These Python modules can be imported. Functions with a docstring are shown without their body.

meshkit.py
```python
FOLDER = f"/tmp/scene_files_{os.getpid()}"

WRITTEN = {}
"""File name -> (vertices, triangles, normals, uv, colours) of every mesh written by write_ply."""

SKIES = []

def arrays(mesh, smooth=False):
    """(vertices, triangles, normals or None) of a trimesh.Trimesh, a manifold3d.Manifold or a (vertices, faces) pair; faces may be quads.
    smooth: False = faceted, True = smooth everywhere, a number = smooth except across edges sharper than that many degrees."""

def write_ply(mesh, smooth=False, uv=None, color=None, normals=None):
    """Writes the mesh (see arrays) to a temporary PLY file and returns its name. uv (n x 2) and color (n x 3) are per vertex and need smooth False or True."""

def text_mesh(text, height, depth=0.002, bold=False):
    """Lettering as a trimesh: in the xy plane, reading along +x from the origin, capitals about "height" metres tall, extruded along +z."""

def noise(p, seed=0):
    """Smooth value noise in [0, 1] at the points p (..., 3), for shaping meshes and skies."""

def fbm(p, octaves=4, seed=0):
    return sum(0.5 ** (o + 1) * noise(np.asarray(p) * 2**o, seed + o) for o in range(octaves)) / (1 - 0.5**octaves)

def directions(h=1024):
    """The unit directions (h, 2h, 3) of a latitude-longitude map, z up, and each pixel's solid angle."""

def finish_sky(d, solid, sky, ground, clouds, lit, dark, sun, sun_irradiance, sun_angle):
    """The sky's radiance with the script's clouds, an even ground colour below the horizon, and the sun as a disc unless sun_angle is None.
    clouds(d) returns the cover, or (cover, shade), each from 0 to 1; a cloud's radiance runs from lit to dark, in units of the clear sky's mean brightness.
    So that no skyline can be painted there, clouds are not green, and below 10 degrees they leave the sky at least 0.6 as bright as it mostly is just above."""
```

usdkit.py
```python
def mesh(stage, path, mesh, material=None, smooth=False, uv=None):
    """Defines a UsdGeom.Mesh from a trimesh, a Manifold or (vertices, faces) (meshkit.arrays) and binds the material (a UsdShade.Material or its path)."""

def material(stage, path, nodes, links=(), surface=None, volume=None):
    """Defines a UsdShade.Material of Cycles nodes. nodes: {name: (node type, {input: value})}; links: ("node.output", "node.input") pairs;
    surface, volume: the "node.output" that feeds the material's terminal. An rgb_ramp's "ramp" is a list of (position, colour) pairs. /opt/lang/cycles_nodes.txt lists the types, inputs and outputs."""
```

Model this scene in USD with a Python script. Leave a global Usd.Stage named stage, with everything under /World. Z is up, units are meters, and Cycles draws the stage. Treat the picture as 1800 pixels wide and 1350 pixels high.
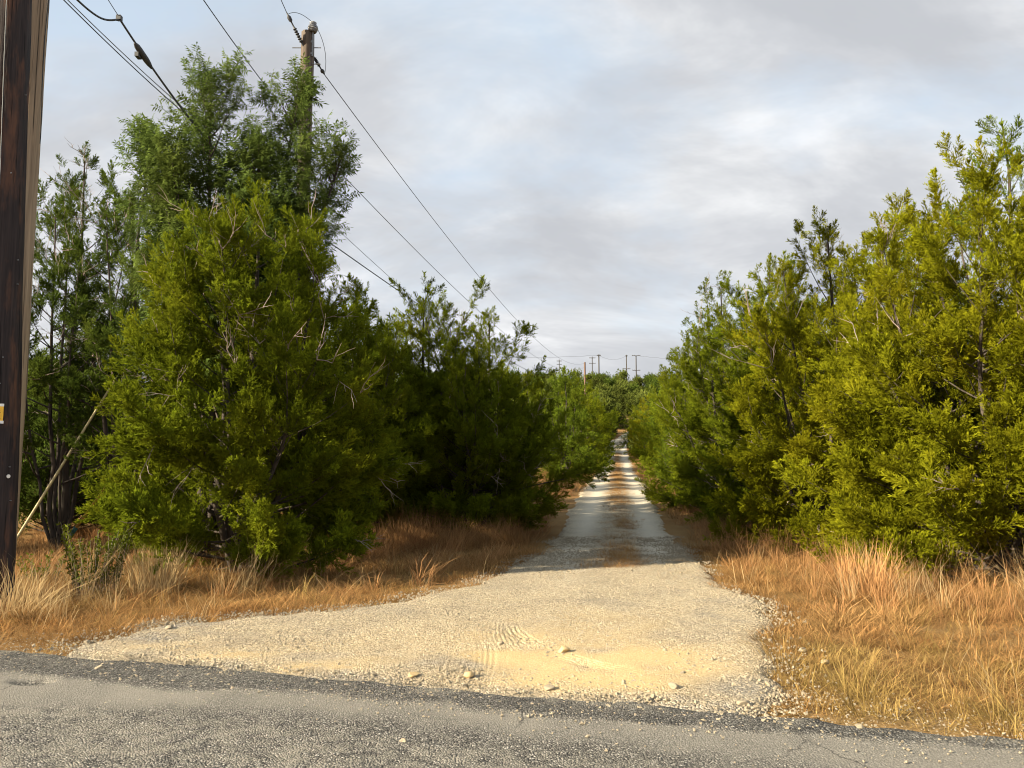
import math
import numpy as np, trimesh
import usdkit, meshkit
from pxr import Usd, UsdGeom, UsdLux, UsdShade, Gf, Sdf, Vt
from shapely.geometry import Polygon, LineString
from shapely import contains_xy
from scipy.spatial import cKDTree

stage = Usd.Stage.CreateInMemory()
UsdGeom.SetStageUpAxis(stage, 'Z')
UsdGeom.SetStageMetersPerUnit(stage, 1.0)
stage.SetDefaultPrim(UsdGeom.Xform.Define(stage, '/World').GetPrim())
T = Sdf.ValueTypeNames

# ------------------------------------------------------------------ camera, sky, sun, exposure
EXPOSURE = 1.75
SKY = 0.050
SUN = 1.15
SUN_ELEV = math.radians(24.0)
SUN_BEHIND = math.radians(25.0)      # the sun stands to the left, this far behind the camera's side line
cam = UsdGeom.Camera.Define(stage, '/World/camera')
cam.CreateHorizontalApertureAttr(36.0)
cam.CreateVerticalApertureAttr(27.0)
cam.CreateFocalLengthAttr(27.2)
cam.CreateExposureAttr(EXPOSURE)
cam.AddTranslateOp().Set(Gf.Vec3d(0, 0, 1.65))
cam.AddRotateXOp().Set(90 + 5.8)

to_sun = np.array([-math.cos(SUN_BEHIND) * math.cos(SUN_ELEV), -math.sin(SUN_BEHIND) * math.cos(SUN_ELEV), math.sin(SUN_ELEV)])
dome = UsdLux.DomeLight.Define(stage, '/World/sky')
dome.CreateIntensityAttr(1.0)
sky_mat = usdkit.material(stage, '/World/Looks/sky_air', {
    'tc': ('texture_coordinate', {}),
    'sky': ('sky_texture', {'sky_type': 'single_scattering', 'sun_disc': False, 'sun_elevation': SUN_ELEV, 'sun_rotation': math.atan2(to_sun[0], to_sun[1]), 'aerosol_density': 1.5}),
    'sep': ('separate_xyz', {}),
    'zz': ('math', {'math_type': 'maximum', 'value2': 0.0}),
    'za': ('math', {'math_type': 'add', 'value2': 0.42}),
    'dx': ('math', {'math_type': 'divide'}), 'fx': ('math', {'math_type': 'multiply', 'value2': -1.0}), 'dy': ('math', {'math_type': 'divide'}),
    'flat': ('combine_xyz', {}),
    'map': ('mapping', {'mapping_type': 'point', 'rotation': (0, 0, 0.75), 'scale': (1.1, 1.7, 1), 'location': (15.0, 0.9, 0.4)}),
    'n1': ('noise_texture', {'scale': 1.6, 'detail': 9.0, 'roughness': 0.54, 'distortion': 0.25}),
    'map2': ('mapping', {'mapping_type': 'point', 'rotation': (0, 0, 0.9), 'scale': (1.2, 2.0, 1), 'location': (14.2, 7.2, 2.4)}),
    'n2': ('noise_texture', {'scale': 2.1, 'detail': 11.0, 'roughness': 0.57, 'distortion': 0.35}),
    'veilr': ('rgb_ramp', {'ramp': [(0.0, (5.6, 5.75, 5.9)), (0.30, (4.9, 5.5, 6.1)), (0.6, (4.2, 5.15, 6.1)), (1.0, (4.6, 5.4, 6.2))]}),
    'veil': ('mix_color', {'fac': 0.72}),
    'cover': ('rgb_ramp', {'ramp': [(0.0, (0.02,) * 3), (0.40, (0.10,) * 3), (0.50, (0.60,) * 3), (0.58, (0.96,) * 3), (1.0, (1,) * 3)]}),
    'lift': ('math', {'math_type': 'multiply_add', 'value2': -0.36, 'value3': 0.185}), 'csum': ('math', {'math_type': 'add'}),
    'shade': ('rgb_ramp', {'ramp': [(0.0, (3.2, 3.3, 3.5)), (0.37, (3.5, 3.6, 3.8)), (0.48, (3.95, 4.04, 4.22)), (0.56, (4.6, 4.67, 4.8)), (0.68, (5.9, 5.93, 6.0)), (1.0, (6.4, 6.4, 6.4))]}),
    'mixc': ('mix_color', {'blend_type': 'mix'}),
    'bg': ('background_shader', {'strength': SKY}),
}, [('tc.generated', 'sep.vector'), ('sep.z', 'zz.value1'), ('zz.value', 'za.value1'), ('sep.x', 'dx.value1'), ('za.value', 'dx.value2'),
    ('sep.y', 'dy.value1'), ('za.value', 'dy.value2'), ('dx.value', 'fx.value1'), ('fx.value', 'flat.x'), ('dy.value', 'flat.y'), ('flat.vector', 'map.vector'), ('map.vector', 'n1.vector'),
    ('flat.vector', 'map2.vector'), ('map2.vector', 'n2.vector'), ('zz.value', 'lift.value1'), ('n1.fac', 'csum.value1'), ('lift.value', 'csum.value2'), ('csum.value', 'cover.fac'), ('n2.fac', 'shade.fac'), ('cover.color', 'mixc.fac'),
    ('zz.value', 'veilr.fac'), ('sky.color', 'veil.a'), ('veilr.color', 'veil.b'), ('veil.result', 'mixc.a'), ('shade.color', 'mixc.b'), ('mixc.result', 'bg.color')], surface='bg.background')
UsdShade.MaterialBindingAPI.Apply(dome.GetPrim()).Bind(sky_mat)
dome.GetPrim().SetCustomDataByKey('kind', 'structure')

sun = UsdLux.DistantLight.Define(stage, '/World/sun')
sun.CreateIntensityAttr(SUN)
sun.CreateNormalizeAttr(True)
sun.CreateAngleAttr(0.9)
sun.CreateColorAttr(Gf.Vec3f(1.0, 0.87, 0.65))
_z = to_sun; _x = np.cross([0, 0, 1.0], _z); _x /= np.linalg.norm(_x); _y = np.cross(_z, _x)
sun.AddTransformOp().Set(Gf.Matrix4d(*_x, 0, *_y, 0, *_z, 0, 0, 0, 0, 1))

# ------------------------------------------------------------------ helpers
used = {}
def numbered(parent, name):
    k = used.get((parent, name), -1) + 1
    used[(parent, name)] = k
    return f'{parent}/{name}' if k == 0 else f'{parent}/{name}_{k:03d}'

def say(prim, label=None, category=None, group=None, kind=None):
    for k, v in (('label', label), ('category', category), ('group', group), ('kind', kind)):
        if v:
            prim.SetCustomDataByKey(k, v)
    return prim

def obj(name, m, mat, parent='/World', smooth=30, attrs=None, kind=None, label=None):
    p = usdkit.mesh(stage, numbered(parent, name), m, MAT[mat], smooth=smooth)
    for k, v in (attrs or {}).items():
        v = np.asarray(v, np.float32)
        if v.ndim == 1:
            v = np.stack([v] * 3, 1)
        UsdGeom.PrimvarsAPI(p).CreatePrimvar(k, T.Float3Array, 'vertex').Set(Vt.Vec3fArray.FromNumpy(v))
    say(p.GetPrim(), label=label, kind=kind)
    return str(p.GetPath())

def thing(name, label, category, loc=(0, 0, 0), rotz=0, group=None):
    x = UsdGeom.Xform.Define(stage, numbered('/World', name))
    x.AddTranslateOp().Set(Gf.Vec3d(*map(float, loc)))
    if rotz:
        x.AddRotateZOp().Set(float(rotz))
    say(x.GetPrim(), label, category, group)
    return str(x.GetPath())

def quats(d, roll):
    """Quaternions (w, x, y, z) that turn +z to the rows of d, after a roll about z."""
    d = d / np.linalg.norm(d, axis=1, keepdims=True)
    w = 1 + d[:, 2]
    q = np.stack([w, -d[:, 1], d[:, 0], np.zeros(len(d))], 1)
    bad = w < 1e-4
    q[bad] = [0, 1, 0, 0]
    q /= np.linalg.norm(q, axis=1, keepdims=True)
    c, s = np.cos(roll / 2), np.sin(roll / 2)
    return np.stack([q[:, 0] * c - q[:, 3] * s, q[:, 1] * c + q[:, 2] * s, q[:, 2] * c - q[:, 1] * s, q[:, 3] * c + q[:, 0] * s], 1)

def scatter(name, protos, mat, pos, q, scale, which, parent='/World', kind='stuff'):
    """A PointInstancer; protos is a list of (vertices, faces, tip)."""
    path = numbered(parent, name)
    pi = UsdGeom.PointInstancer.Define(stage, path)
    targets = []
    for i, (v, f, tip) in enumerate(protos):
        m = usdkit.mesh(stage, f'{path}/sprig_{i:03d}', (v, f), MAT[mat], smooth=False)
        UsdGeom.PrimvarsAPI(m).CreatePrimvar('tip', T.Float3Array, 'vertex').Set(Vt.Vec3fArray.FromNumpy(np.stack([tip] * 3, 1).astype(np.float32)))
        targets.append(m.GetPath())
    pi.CreatePrototypesRel().SetTargets(targets)
    pi.CreatePositionsAttr(Vt.Vec3fArray.FromNumpy(np.asarray(pos, np.float32)))
    pi.CreateProtoIndicesAttr(Vt.IntArray.FromNumpy(np.asarray(which, np.int32)))
    pi.CreateOrientationsAttr(Vt.QuathArray([Gf.Quath(float(a), float(b), float(c), float(d)) for a, b, c, d in q]))
    s = np.asarray(scale, np.float32)
    if s.ndim == 1:
        s = np.stack([s] * 3, 1)
    pi.CreateScalesAttr(Vt.Vec3fArray.FromNumpy(s))
    say(pi.GetPrim(), kind=kind)
    return pi.GetPrim()

def tube(p, r, sides=6, cap=True):
    p = np.asarray(p, float)
    r = np.broadcast_to(np.asarray(r, float), (len(p),))
    t = np.gradient(p, axis=0)
    t /= np.linalg.norm(t, axis=1, keepdims=True) + 1e-12
    ref = np.array([0, 0, 1.0]) if abs(t[:, 2]).mean() < 0.8 else np.array([1.0, 0, 0])
    a = np.cross(t, ref); a /= np.linalg.norm(a, axis=1, keepdims=True) + 1e-12
    b = np.cross(t, a)
    an = np.arange(sides) * 2 * np.pi / sides
    v = (p[:, None] + r[:, None, None] * (np.cos(an)[None, :, None] * a[:, None] + np.sin(an)[None, :, None] * b[:, None])).reshape(-1, 3)
    i, j = np.meshgrid(np.arange(len(p) - 1), np.arange(sides), indexing='ij')
    k = (j + 1) % sides
    q = np.stack([i * sides + j, (i + 1) * sides + j, (i + 1) * sides + k, i * sides + k], -1).reshape(-1, 4)
    f = np.vstack([q[:, [0, 1, 2]], q[:, [0, 2, 3]]])
    if cap:
        n = len(v)
        v = np.vstack([v, p[:1], p[-1:]])
        jj = np.arange(sides); kk = (jj + 1) % sides; e = (len(p) - 1) * sides
        f = np.vstack([f, np.stack([np.full(sides, n), jj, kk], 1), np.stack([np.full(sides, n + 1), e + kk, e + jj], 1)])
    return v, f

def join(parts):
    vs, fs, n = [], [], 0
    for v, f in parts:
        vs.append(v); fs.append(np.asarray(f) + n); n += len(v)
    return np.vstack(vs), np.vstack(fs)

def box(cx, cy, cz, sx, sy, sz):
    m = trimesh.creation.box([sx, sy, sz]); m.apply_translation([cx, cy, cz])
    return np.array(m.vertices), np.array(m.faces)

def unit(rng, n):
    v = rng.normal(size=(n, 3))
    return v / np.linalg.norm(v, axis=1, keepdims=True)

def sstep(a, b, x):
    t = np.clip((np.asarray(x, float) - a) / (b - a), 0, 1)
    return t * t * (3 - 2 * t)

def fb(x, y, s, seed=0, o=4):
    return meshkit.fbm(np.stack([np.asarray(x) * s, np.asarray(y) * s, np.zeros(np.shape(x)) + seed * 7.31], -1), o, seed)

# ------------------------------------------------------------------ materials
MAT = {}
def material(name, nodes, links, surface='p.BSDF'):
    MAT[name] = usdkit.material(stage, '/World/Looks/' + name, nodes, links, surface=surface)

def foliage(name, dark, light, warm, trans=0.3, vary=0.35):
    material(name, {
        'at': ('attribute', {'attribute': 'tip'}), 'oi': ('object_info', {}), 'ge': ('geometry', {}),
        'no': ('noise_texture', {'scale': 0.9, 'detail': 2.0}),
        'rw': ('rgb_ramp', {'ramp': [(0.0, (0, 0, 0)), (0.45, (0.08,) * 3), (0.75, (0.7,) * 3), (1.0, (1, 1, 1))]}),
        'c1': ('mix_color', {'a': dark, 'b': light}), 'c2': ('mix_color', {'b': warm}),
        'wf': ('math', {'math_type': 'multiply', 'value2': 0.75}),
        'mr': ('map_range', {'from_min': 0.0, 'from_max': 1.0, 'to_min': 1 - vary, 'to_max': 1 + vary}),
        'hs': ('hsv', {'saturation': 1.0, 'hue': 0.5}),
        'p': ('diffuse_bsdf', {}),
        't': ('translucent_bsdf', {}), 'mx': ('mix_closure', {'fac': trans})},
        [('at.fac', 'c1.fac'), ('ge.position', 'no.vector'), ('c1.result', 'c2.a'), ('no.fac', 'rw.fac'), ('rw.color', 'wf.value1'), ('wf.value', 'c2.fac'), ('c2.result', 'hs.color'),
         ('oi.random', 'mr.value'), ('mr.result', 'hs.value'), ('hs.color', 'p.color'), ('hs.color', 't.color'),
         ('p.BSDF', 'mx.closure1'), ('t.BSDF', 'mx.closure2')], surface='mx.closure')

foliage('juniper_gold', (0.080, 0.088, 0.006), (0.240, 0.255, 0.010), (0.29, 0.255, 0.012), trans=0.42)
foliage('juniper_sunny', (0.055, 0.076, 0.008), (0.190, 0.240, 0.014), (0.25, 0.245, 0.014), trans=0.42)
foliage('juniper_lime', (0.056, 0.076, 0.007), (0.175, 0.220, 0.012), (0.23, 0.225, 0.013), trans=0.42)
foliage('juniper_green', (0.050, 0.078, 0.010), (0.150, 0.210, 0.018), (0.19, 0.205, 0.017), trans=0.42)
foliage('juniper_far', (0.040, 0.056, 0.012), (0.105, 0.130, 0.026), (0.125, 0.125, 0.026), trans=0.3)
foliage('juniper_dark', (0.036, 0.058, 0.012), (0.095, 0.140, 0.022), (0.12, 0.14, 0.020), trans=0.42)
foliage('ash_leaf', (0.050, 0.080, 0.020), (0.115, 0.168, 0.036), (0.14, 0.165, 0.032), trans=0.4)
foliage('weed_leaf', (0.05, 0.08, 0.012), (0.13, 0.18, 0.02), (0.22, 0.17, 0.02), trans=0.35)
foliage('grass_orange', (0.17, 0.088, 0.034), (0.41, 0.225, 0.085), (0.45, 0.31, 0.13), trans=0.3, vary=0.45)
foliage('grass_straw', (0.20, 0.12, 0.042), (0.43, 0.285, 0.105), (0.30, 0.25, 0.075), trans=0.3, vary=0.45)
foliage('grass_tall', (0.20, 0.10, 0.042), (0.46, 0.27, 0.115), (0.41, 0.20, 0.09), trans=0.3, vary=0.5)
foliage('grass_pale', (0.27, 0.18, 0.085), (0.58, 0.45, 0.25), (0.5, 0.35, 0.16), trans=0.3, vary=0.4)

def wood(name, dark, light, scale=(14, 14, 0.5), bump=0.6, rough=0.85, patch=None):
    nodes = {'tc': ('texture_coordinate', {}), 'mp': ('mapping', {'mapping_type': 'point', 'scale': scale}),
             'n1': ('noise_texture', {'scale': 1.6, 'detail': 8.0, 'roughness': 0.65}),
             'r': ('rgb_ramp', {'ramp': [(0.25, dark), (0.75, light)]}),
             'mp2': ('mapping', {'mapping_type': 'point', 'scale': (4, 4, 0.9)}), 'n2': ('noise_texture', {'scale': 1.0, 'detail': 5.0, 'roughness': 0.6}),
             'r2': ('rgb_ramp', {'ramp': [(0.0, (0, 0, 0)), (0.52, (0, 0, 0)), (0.66, (1, 1, 1)), (1, (1, 1, 1))]}),
             'mc': ('mix_color', {'b': patch or light}), 'b': ('bump', {'strength': bump, 'distance': 0.012}),
             'mp3': ('mapping', {'mapping_type': 'point', 'scale': (30, 30, 0.30)}), 'n3': ('noise_texture', {'scale': 1.0, 'detail': 3.0, 'roughness': 0.5}), 'r3': ('rgb_ramp', {'ramp': [(0.0, (1, 1, 1)), (0.60, (1, 1, 1)), (0.645, (0.25,) * 3), (1.0, (0.2,) * 3)]}), 'mk': ('mix_color', {'blend_type': 'multiply', 'fac': 1.0}),
             'p': ('principled_bsdf', {'roughness': rough, 'specular_ior_level': 0.2})}
    material(name, nodes, [('tc.object', 'mp.vector'), ('mp.vector', 'n1.vector'), ('n1.fac', 'r.fac'), ('tc.object', 'mp2.vector'), ('mp2.vector', 'n2.vector'), ('n2.fac', 'r2.fac'),
                           ('r2.color', 'mc.fac'), ('r.color', 'mc.a'), ('mc.result', 'mk.a'), ('tc.object', 'mp3.vector'), ('mp3.vector', 'n3.vector'), ('n3.fac', 'r3.fac'), ('r3.color', 'mk.b'), ('mk.result', 'p.base_color'), ('n1.fac', 'b.height'), ('b.normal', 'p.normal')])
wood('creosote_wood', (0.010, 0.008, 0.009), (0.048, 0.036, 0.034), patch=(0.10, 0.050, 0.032), scale=(22, 22, 0.7), bump=1.0)
wood('weathered_wood', (0.055, 0.043, 0.035), (0.15, 0.118, 0.092), patch=(0.12, 0.09, 0.068))
wood('pale_wood', (0.15, 0.11, 0.075), (0.42, 0.32, 0.22), patch=(0.36, 0.27, 0.18))
wood('far_wood', (0.10, 0.065, 0.05), (0.20, 0.12, 0.085))
wood('bark', (0.026, 0.021, 0.017), (0.09, 0.072, 0.058), scale=(9, 9, 1.5), bump=0.9)
wood('dead_wood', (0.14, 0.105, 0.085), (0.40, 0.32, 0.26), scale=(20, 20, 3))

def plain(name, col, rough=0.6, metallic=0.0, vary=0.25, scale=30):
    material(name, {'tc': ('texture_coordinate', {}), 'n': ('noise_texture', {'scale': scale, 'detail': 4.0}),
                    'r': ('rgb_ramp', {'ramp': [(0.3, tuple(c * (1 - vary) for c in col)), (0.7, tuple(min(1, c * (1 + vary)) for c in col))]}),
                    'p': ('principled_bsdf', {'roughness': rough, 'metallic': metallic})},
             [('tc.object', 'n.vector'), ('n.fac', 'r.fac'), ('r.color', 'p.base_color')])
plain('steel_grey', (0.18, 0.19, 0.20), 0.5, 0.4)
plain('wire_dark', (0.03, 0.032, 0.035), 0.6)
plain('wire_grey', (0.10, 0.105, 0.11), 0.5)
plain('porcelain_grey', (0.11, 0.11, 0.115), 0.3)
plain('porcelain_white', (0.45, 0.46, 0.46), 0.3)
plain('guard_tan', (0.40, 0.33, 0.16), 0.6)
plain('guard_orange', (0.55, 0.26, 0.03), 0.55)
plain('guard_teal', (0.06, 0.20, 0.19), 0.5)
plain('tag_yellow', (0.75, 0.42, 0.03), 0.5, vary=0.1)
plain('tag_white', (0.72, 0.71, 0.68), 0.5, vary=0.1)
plain('tag_ink', (0.03, 0.02, 0.015), 0.6)
plain('pole_far_grey', (0.055, 0.052, 0.052), 0.8)

# soil under the grass
material('soil', {
    'ge': ('geometry', {}), 'n1': ('noise_texture', {'scale': 0.6, 'detail': 6.0, 'roughness': 0.6}), 'n2': ('noise_texture', {'scale': 45.0, 'detail': 4.0, 'roughness': 0.7}),
    'r1': ('rgb_ramp', {'ramp': [(0.3, (0.24, 0.125, 0.045)), (0.55, (0.30, 0.18, 0.07)), (0.75, (0.33, 0.23, 0.11))]}),
    'r2': ('rgb_ramp', {'ramp': [(0.3, (0.45,) * 3), (0.7, (1.15,) * 3)]}), 'm': ('mix_color', {'blend_type': 'multiply', 'fac': 1.0}),
    'b': ('bump', {'strength': 0.8, 'distance': 0.03}), 'p': ('principled_bsdf', {'roughness': 0.95, 'specular_ior_level': 0.1})},
    [('ge.position', 'n1.vector'), ('ge.position', 'n2.vector'), ('n1.fac', 'r1.fac'), ('n2.fac', 'r2.fac'), ('r1.color', 'm.a'), ('r2.color', 'm.b'), ('m.result', 'p.base_color'), ('n2.fac', 'b.height'), ('b.normal', 'p.normal')])

# gravel: attribute mask = (sand, dark chippings, wheel track)
material('gravel', {
    'ge': ('geometry', {}), 'at': ('attribute', {'attribute': 'mask'}), 'sp': ('separate_color', {}),
    'v1': ('voronoi_texture', {'scale': 60.0, 'feature': 'f1', 'dimensions': '3D'}), 'v2': ('voronoi_texture', {'scale': 110.0, 'feature': 'f1', 'dimensions': '3D'}),
    'w': ('separate_color', {}), 'n1': ('noise_texture', {'scale': 1.3, 'detail': 5.0, 'roughness': 0.6}), 'n2': ('noise_texture', {'scale': 160.0, 'detail': 3.0, 'roughness': 0.7}),
    'stone': ('rgb_ramp', {'ramp': [(0.0, (0.26, 0.22, 0.16)), (0.35, (0.43, 0.36, 0.255)), (0.7, (0.56, 0.475, 0.34)), (1.0, (0.72, 0.65, 0.50))]}),
    'gap': ('rgb_ramp', {'ramp': [(0.0, (1.1,) * 3), (0.35, (1.0,) * 3), (0.62, (0.55,) * 3), (1.0, (0.42,) * 3)]}),
    'm1': ('mix_color', {'blend_type': 'multiply', 'fac': 0.8}),
    'tone': ('rgb_ramp', {'ramp': [(0.28, (0.70, 0.68, 0.66)), (0.5, (0.94, 0.91, 0.86)), (0.72, (1.08, 1.03, 0.94))]}), 'm2': ('mix_color', {'blend_type': 'multiply', 'fac': 1.0}),
    'sandc': ('rgb_ramp', {'ramp': [(0.25, (0.39, 0.275, 0.125)), (0.75, (0.59, 0.435, 0.215))]}), 'm3': ('mix_color', {}), 'tf': ('math', {'math_type': 'multiply', 'value2': 0.55}), 'mt': ('mix_color', {'b': (0.74, 0.68, 0.56)}),
    'sf': ('math', {'math_type': 'multiply', 'value2': 0.78}),
    'darkc': ('rgb_ramp', {'ramp': [(0.0, (0.075, 0.07, 0.064)), (0.7, (0.19, 0.175, 0.155)), (1.0, (0.48, 0.44, 0.36))]}), 'm4': ('mix_color', {}),
    'hb': ('math', {'math_type': 'multiply_add', 'value2': -1.0, 'value3': 1.0}), 'rs': ('math', {'math_type': 'multiply_add', 'value2': -0.75, 'value3': 1.0}),
    'b': ('bump', {'distance': 0.016}), 'p': ('principled_bsdf', {'roughness': 0.9, 'specular_ior_level': 0.15})},
    [('ge.position', 'v1.vector'), ('ge.position', 'v2.vector'), ('ge.position', 'n1.vector'), ('ge.position', 'n2.vector'), ('at.color', 'sp.color'), ('v1.color', 'w.color'),
     ('w.r', 'stone.fac'), ('v1.distance', 'gap.fac'), ('stone.color', 'm1.a'), ('gap.color', 'm1.b'), ('n1.fac', 'tone.fac'), ('m1.result', 'm2.a'), ('tone.color', 'm2.b'),
     ('n2.fac', 'sandc.fac'), ('m2.result', 'mt.a'), ('sp.b', 'tf.value1'), ('tf.value', 'mt.fac'), ('mt.result', 'm3.a'), ('sandc.color', 'm3.b'), ('sp.r', 'sf.value1'), ('sf.value', 'm3.fac'), ('w.g', 'darkc.fac'), ('m3.result', 'm4.a'), ('darkc.color', 'm4.b'), ('sp.g', 'm4.fac'),
     ('v1.distance', 'hb.value1'), ('hb.value', 'b.height'), ('sp.r', 'rs.value1'), ('rs.value', 'b.strength'), ('b.normal', 'p.normal'), ('m4.result', 'p.base_color')])

# chip seal: attribute mask = (worn tan strip, fresh dark edge, light scuffs)
material('asphalt', {
    'ge': ('geometry', {}), 'at': ('attribute', {'attribute': 'mask'}), 'sp': ('separate_color', {}),
    'v1': ('voronoi_texture', {'scale': 85.0, 'feature': 'f1', 'dimensions': '3D'}), 'w': ('separate_color', {}),
    'n1': ('noise_texture', {'scale': 6.0, 'detail': 10.0, 'roughness': 0.74}), 'nd': ('noise_texture', {'scale': 3.0, 'detail': 6.0, 'roughness': 0.6}), 'dm': ('mix_vector', {'fac': 0.30}), 'vc': ('voronoi_texture', {'scale': 1.15, 'feature': 'distance_to_edge', 'dimensions': '3D'}), 'nm': ('noise_texture', {'scale': 0.9, 'detail': 2.0}), 'mm': ('rgb_ramp', {'ramp': [(0.49, (0, 0, 0)), (0.60, (0.8,) * 3)]}), 'cr': ('rgb_ramp', {'ramp': [(0.0, (1, 1, 1)), (0.003, (1, 1, 1)), (0.010, (0, 0, 0)), (1.0, (0, 0, 0))]}), 'cf': ('math', {'math_type': 'multiply'}), 'm5': ('mix_color', {'b': (0.03, 0.028, 0.026)}), 'n2': ('noise_texture', {'scale': 95.0, 'detail': 5.0, 'roughness': 0.8}),
    'chips': ('rgb_ramp', {'ramp': [(0.0, (0.048, 0.046, 0.043)), (0.45, (0.118, 0.113, 0.102)), (0.8, (0.23, 0.215, 0.185)), (0.93, (0.34, 0.32, 0.28)), (1.0, (0.50, 0.48, 0.43))]}),
    'gap': ('rgb_ramp', {'ramp': [(0.0, (1.1,) * 3), (0.35, (0.95,) * 3), (0.65, (0.42,) * 3), (1, (0.3,) * 3)]}), 'm1': ('mix_color', {'blend_type': 'multiply', 'fac': 0.9}),
    'worn': ('rgb_ramp', {'ramp': [(0.25, (0.085, 0.08, 0.07)), (0.5, (0.19, 0.175, 0.148)), (0.75, (0.33, 0.305, 0.255))]}), 'm2': ('mix_color', {}),
    'sc': ('rgb_ramp', {'ramp': [(0.42, (0, 0, 0)), (0.62, (1, 1, 1))]}), 'sm': ('math', {'math_type': 'multiply', 'value2': 0.62}), 'smx': ('math', {'math_type': 'multiply'}), 'm3': ('mix_color', {'b': (0.24, 0.22, 0.18)}),
    'dk': ('mix_color', {'blend_type': 'multiply', 'b': (0.62, 0.63, 0.66)}),
    'hb': ('math', {'math_type': 'multiply_add', 'value2': -1.0, 'value3': 1.0}), 'rs': ('math', {'math_type': 'multiply_add', 'value2': -0.72, 'value3': 1.0}),
    'b': ('bump', {'distance': 0.012}), 'p': ('principled_bsdf', {'roughness': 0.85, 'specular_ior_level': 0.2})},
    [('ge.position', 'v1.vector'), ('ge.position', 'n1.vector'), ('ge.position', 'n2.vector'), ('at.color', 'sp.color'), ('v1.color', 'w.color'), ('w.r', 'chips.fac'), ('v1.distance', 'gap.fac'),
     ('chips.color', 'm1.a'), ('gap.color', 'm1.b'), ('n2.fac', 'worn.fac'), ('m1.result', 'dk.a'), ('sp.g', 'dk.fac'),
     ('n1.fac', 'sc.fac'), ('sc.color', 'sm.value1'), ('sm.value', 'smx.value1'), ('sp.b', 'smx.value2'), ('smx.value', 'm3.fac'), ('dk.result', 'm3.a'), ('m3.result', 'm2.a'), ('worn.color', 'm2.b'), ('sp.r', 'm2.fac'),
     ('v1.distance', 'hb.value1'), ('hb.value', 'b.height'), ('sp.r', 'rs.value1'), ('rs.value', 'b.strength'), ('b.normal', 'p.normal'), ('ge.position', 'nd.vector'), ('ge.position', 'dm.a'), ('nd.color', 'dm.b'), ('dm.result', 'vc.vector'), ('ge.position', 'nm.vector'), ('nm.fac', 'mm.fac'), ('vc.distance', 'cr.fac'), ('mm.color', 'cf.value1'), ('cr.color', 'cf.value2'), ('cf.value', 'm5.fac'), ('m2.result', 'm5.a'), ('m5.result', 'p.base_color')])

def stone_mat(name, lo, hi):
    material(name, {'oi': ('object_info', {}), 'ge': ('geometry', {}), 'n': ('noise_texture', {'scale': 60.0, 'detail': 4.0}), 'rp': ('math', {'math_type': 'multiply_add', 'value2': 0.6}), 'ri': ('math', {'math_type': 'multiply', 'value2': 0.4}),
                    'r': ('rgb_ramp', {'ramp': [(0.1, lo), (0.9, hi)]}), 'p': ('principled_bsdf', {'roughness': 0.9, 'specular_ior_level': 0.15})},
             [('ge.position', 'n.vector'), ('ge.random_per_island', 'rp.value1'), ('n.fac', 'ri.value1'), ('ri.value', 'rp.value3'), ('rp.value', 'r.fac'), ('r.color', 'p.base_color')])
stone_mat('limestone', (0.24, 0.20, 0.14), (0.54, 0.465, 0.335))
stone_mat('sandstone', (0.42, 0.30, 0.15), (0.62, 0.50, 0.30))

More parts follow.
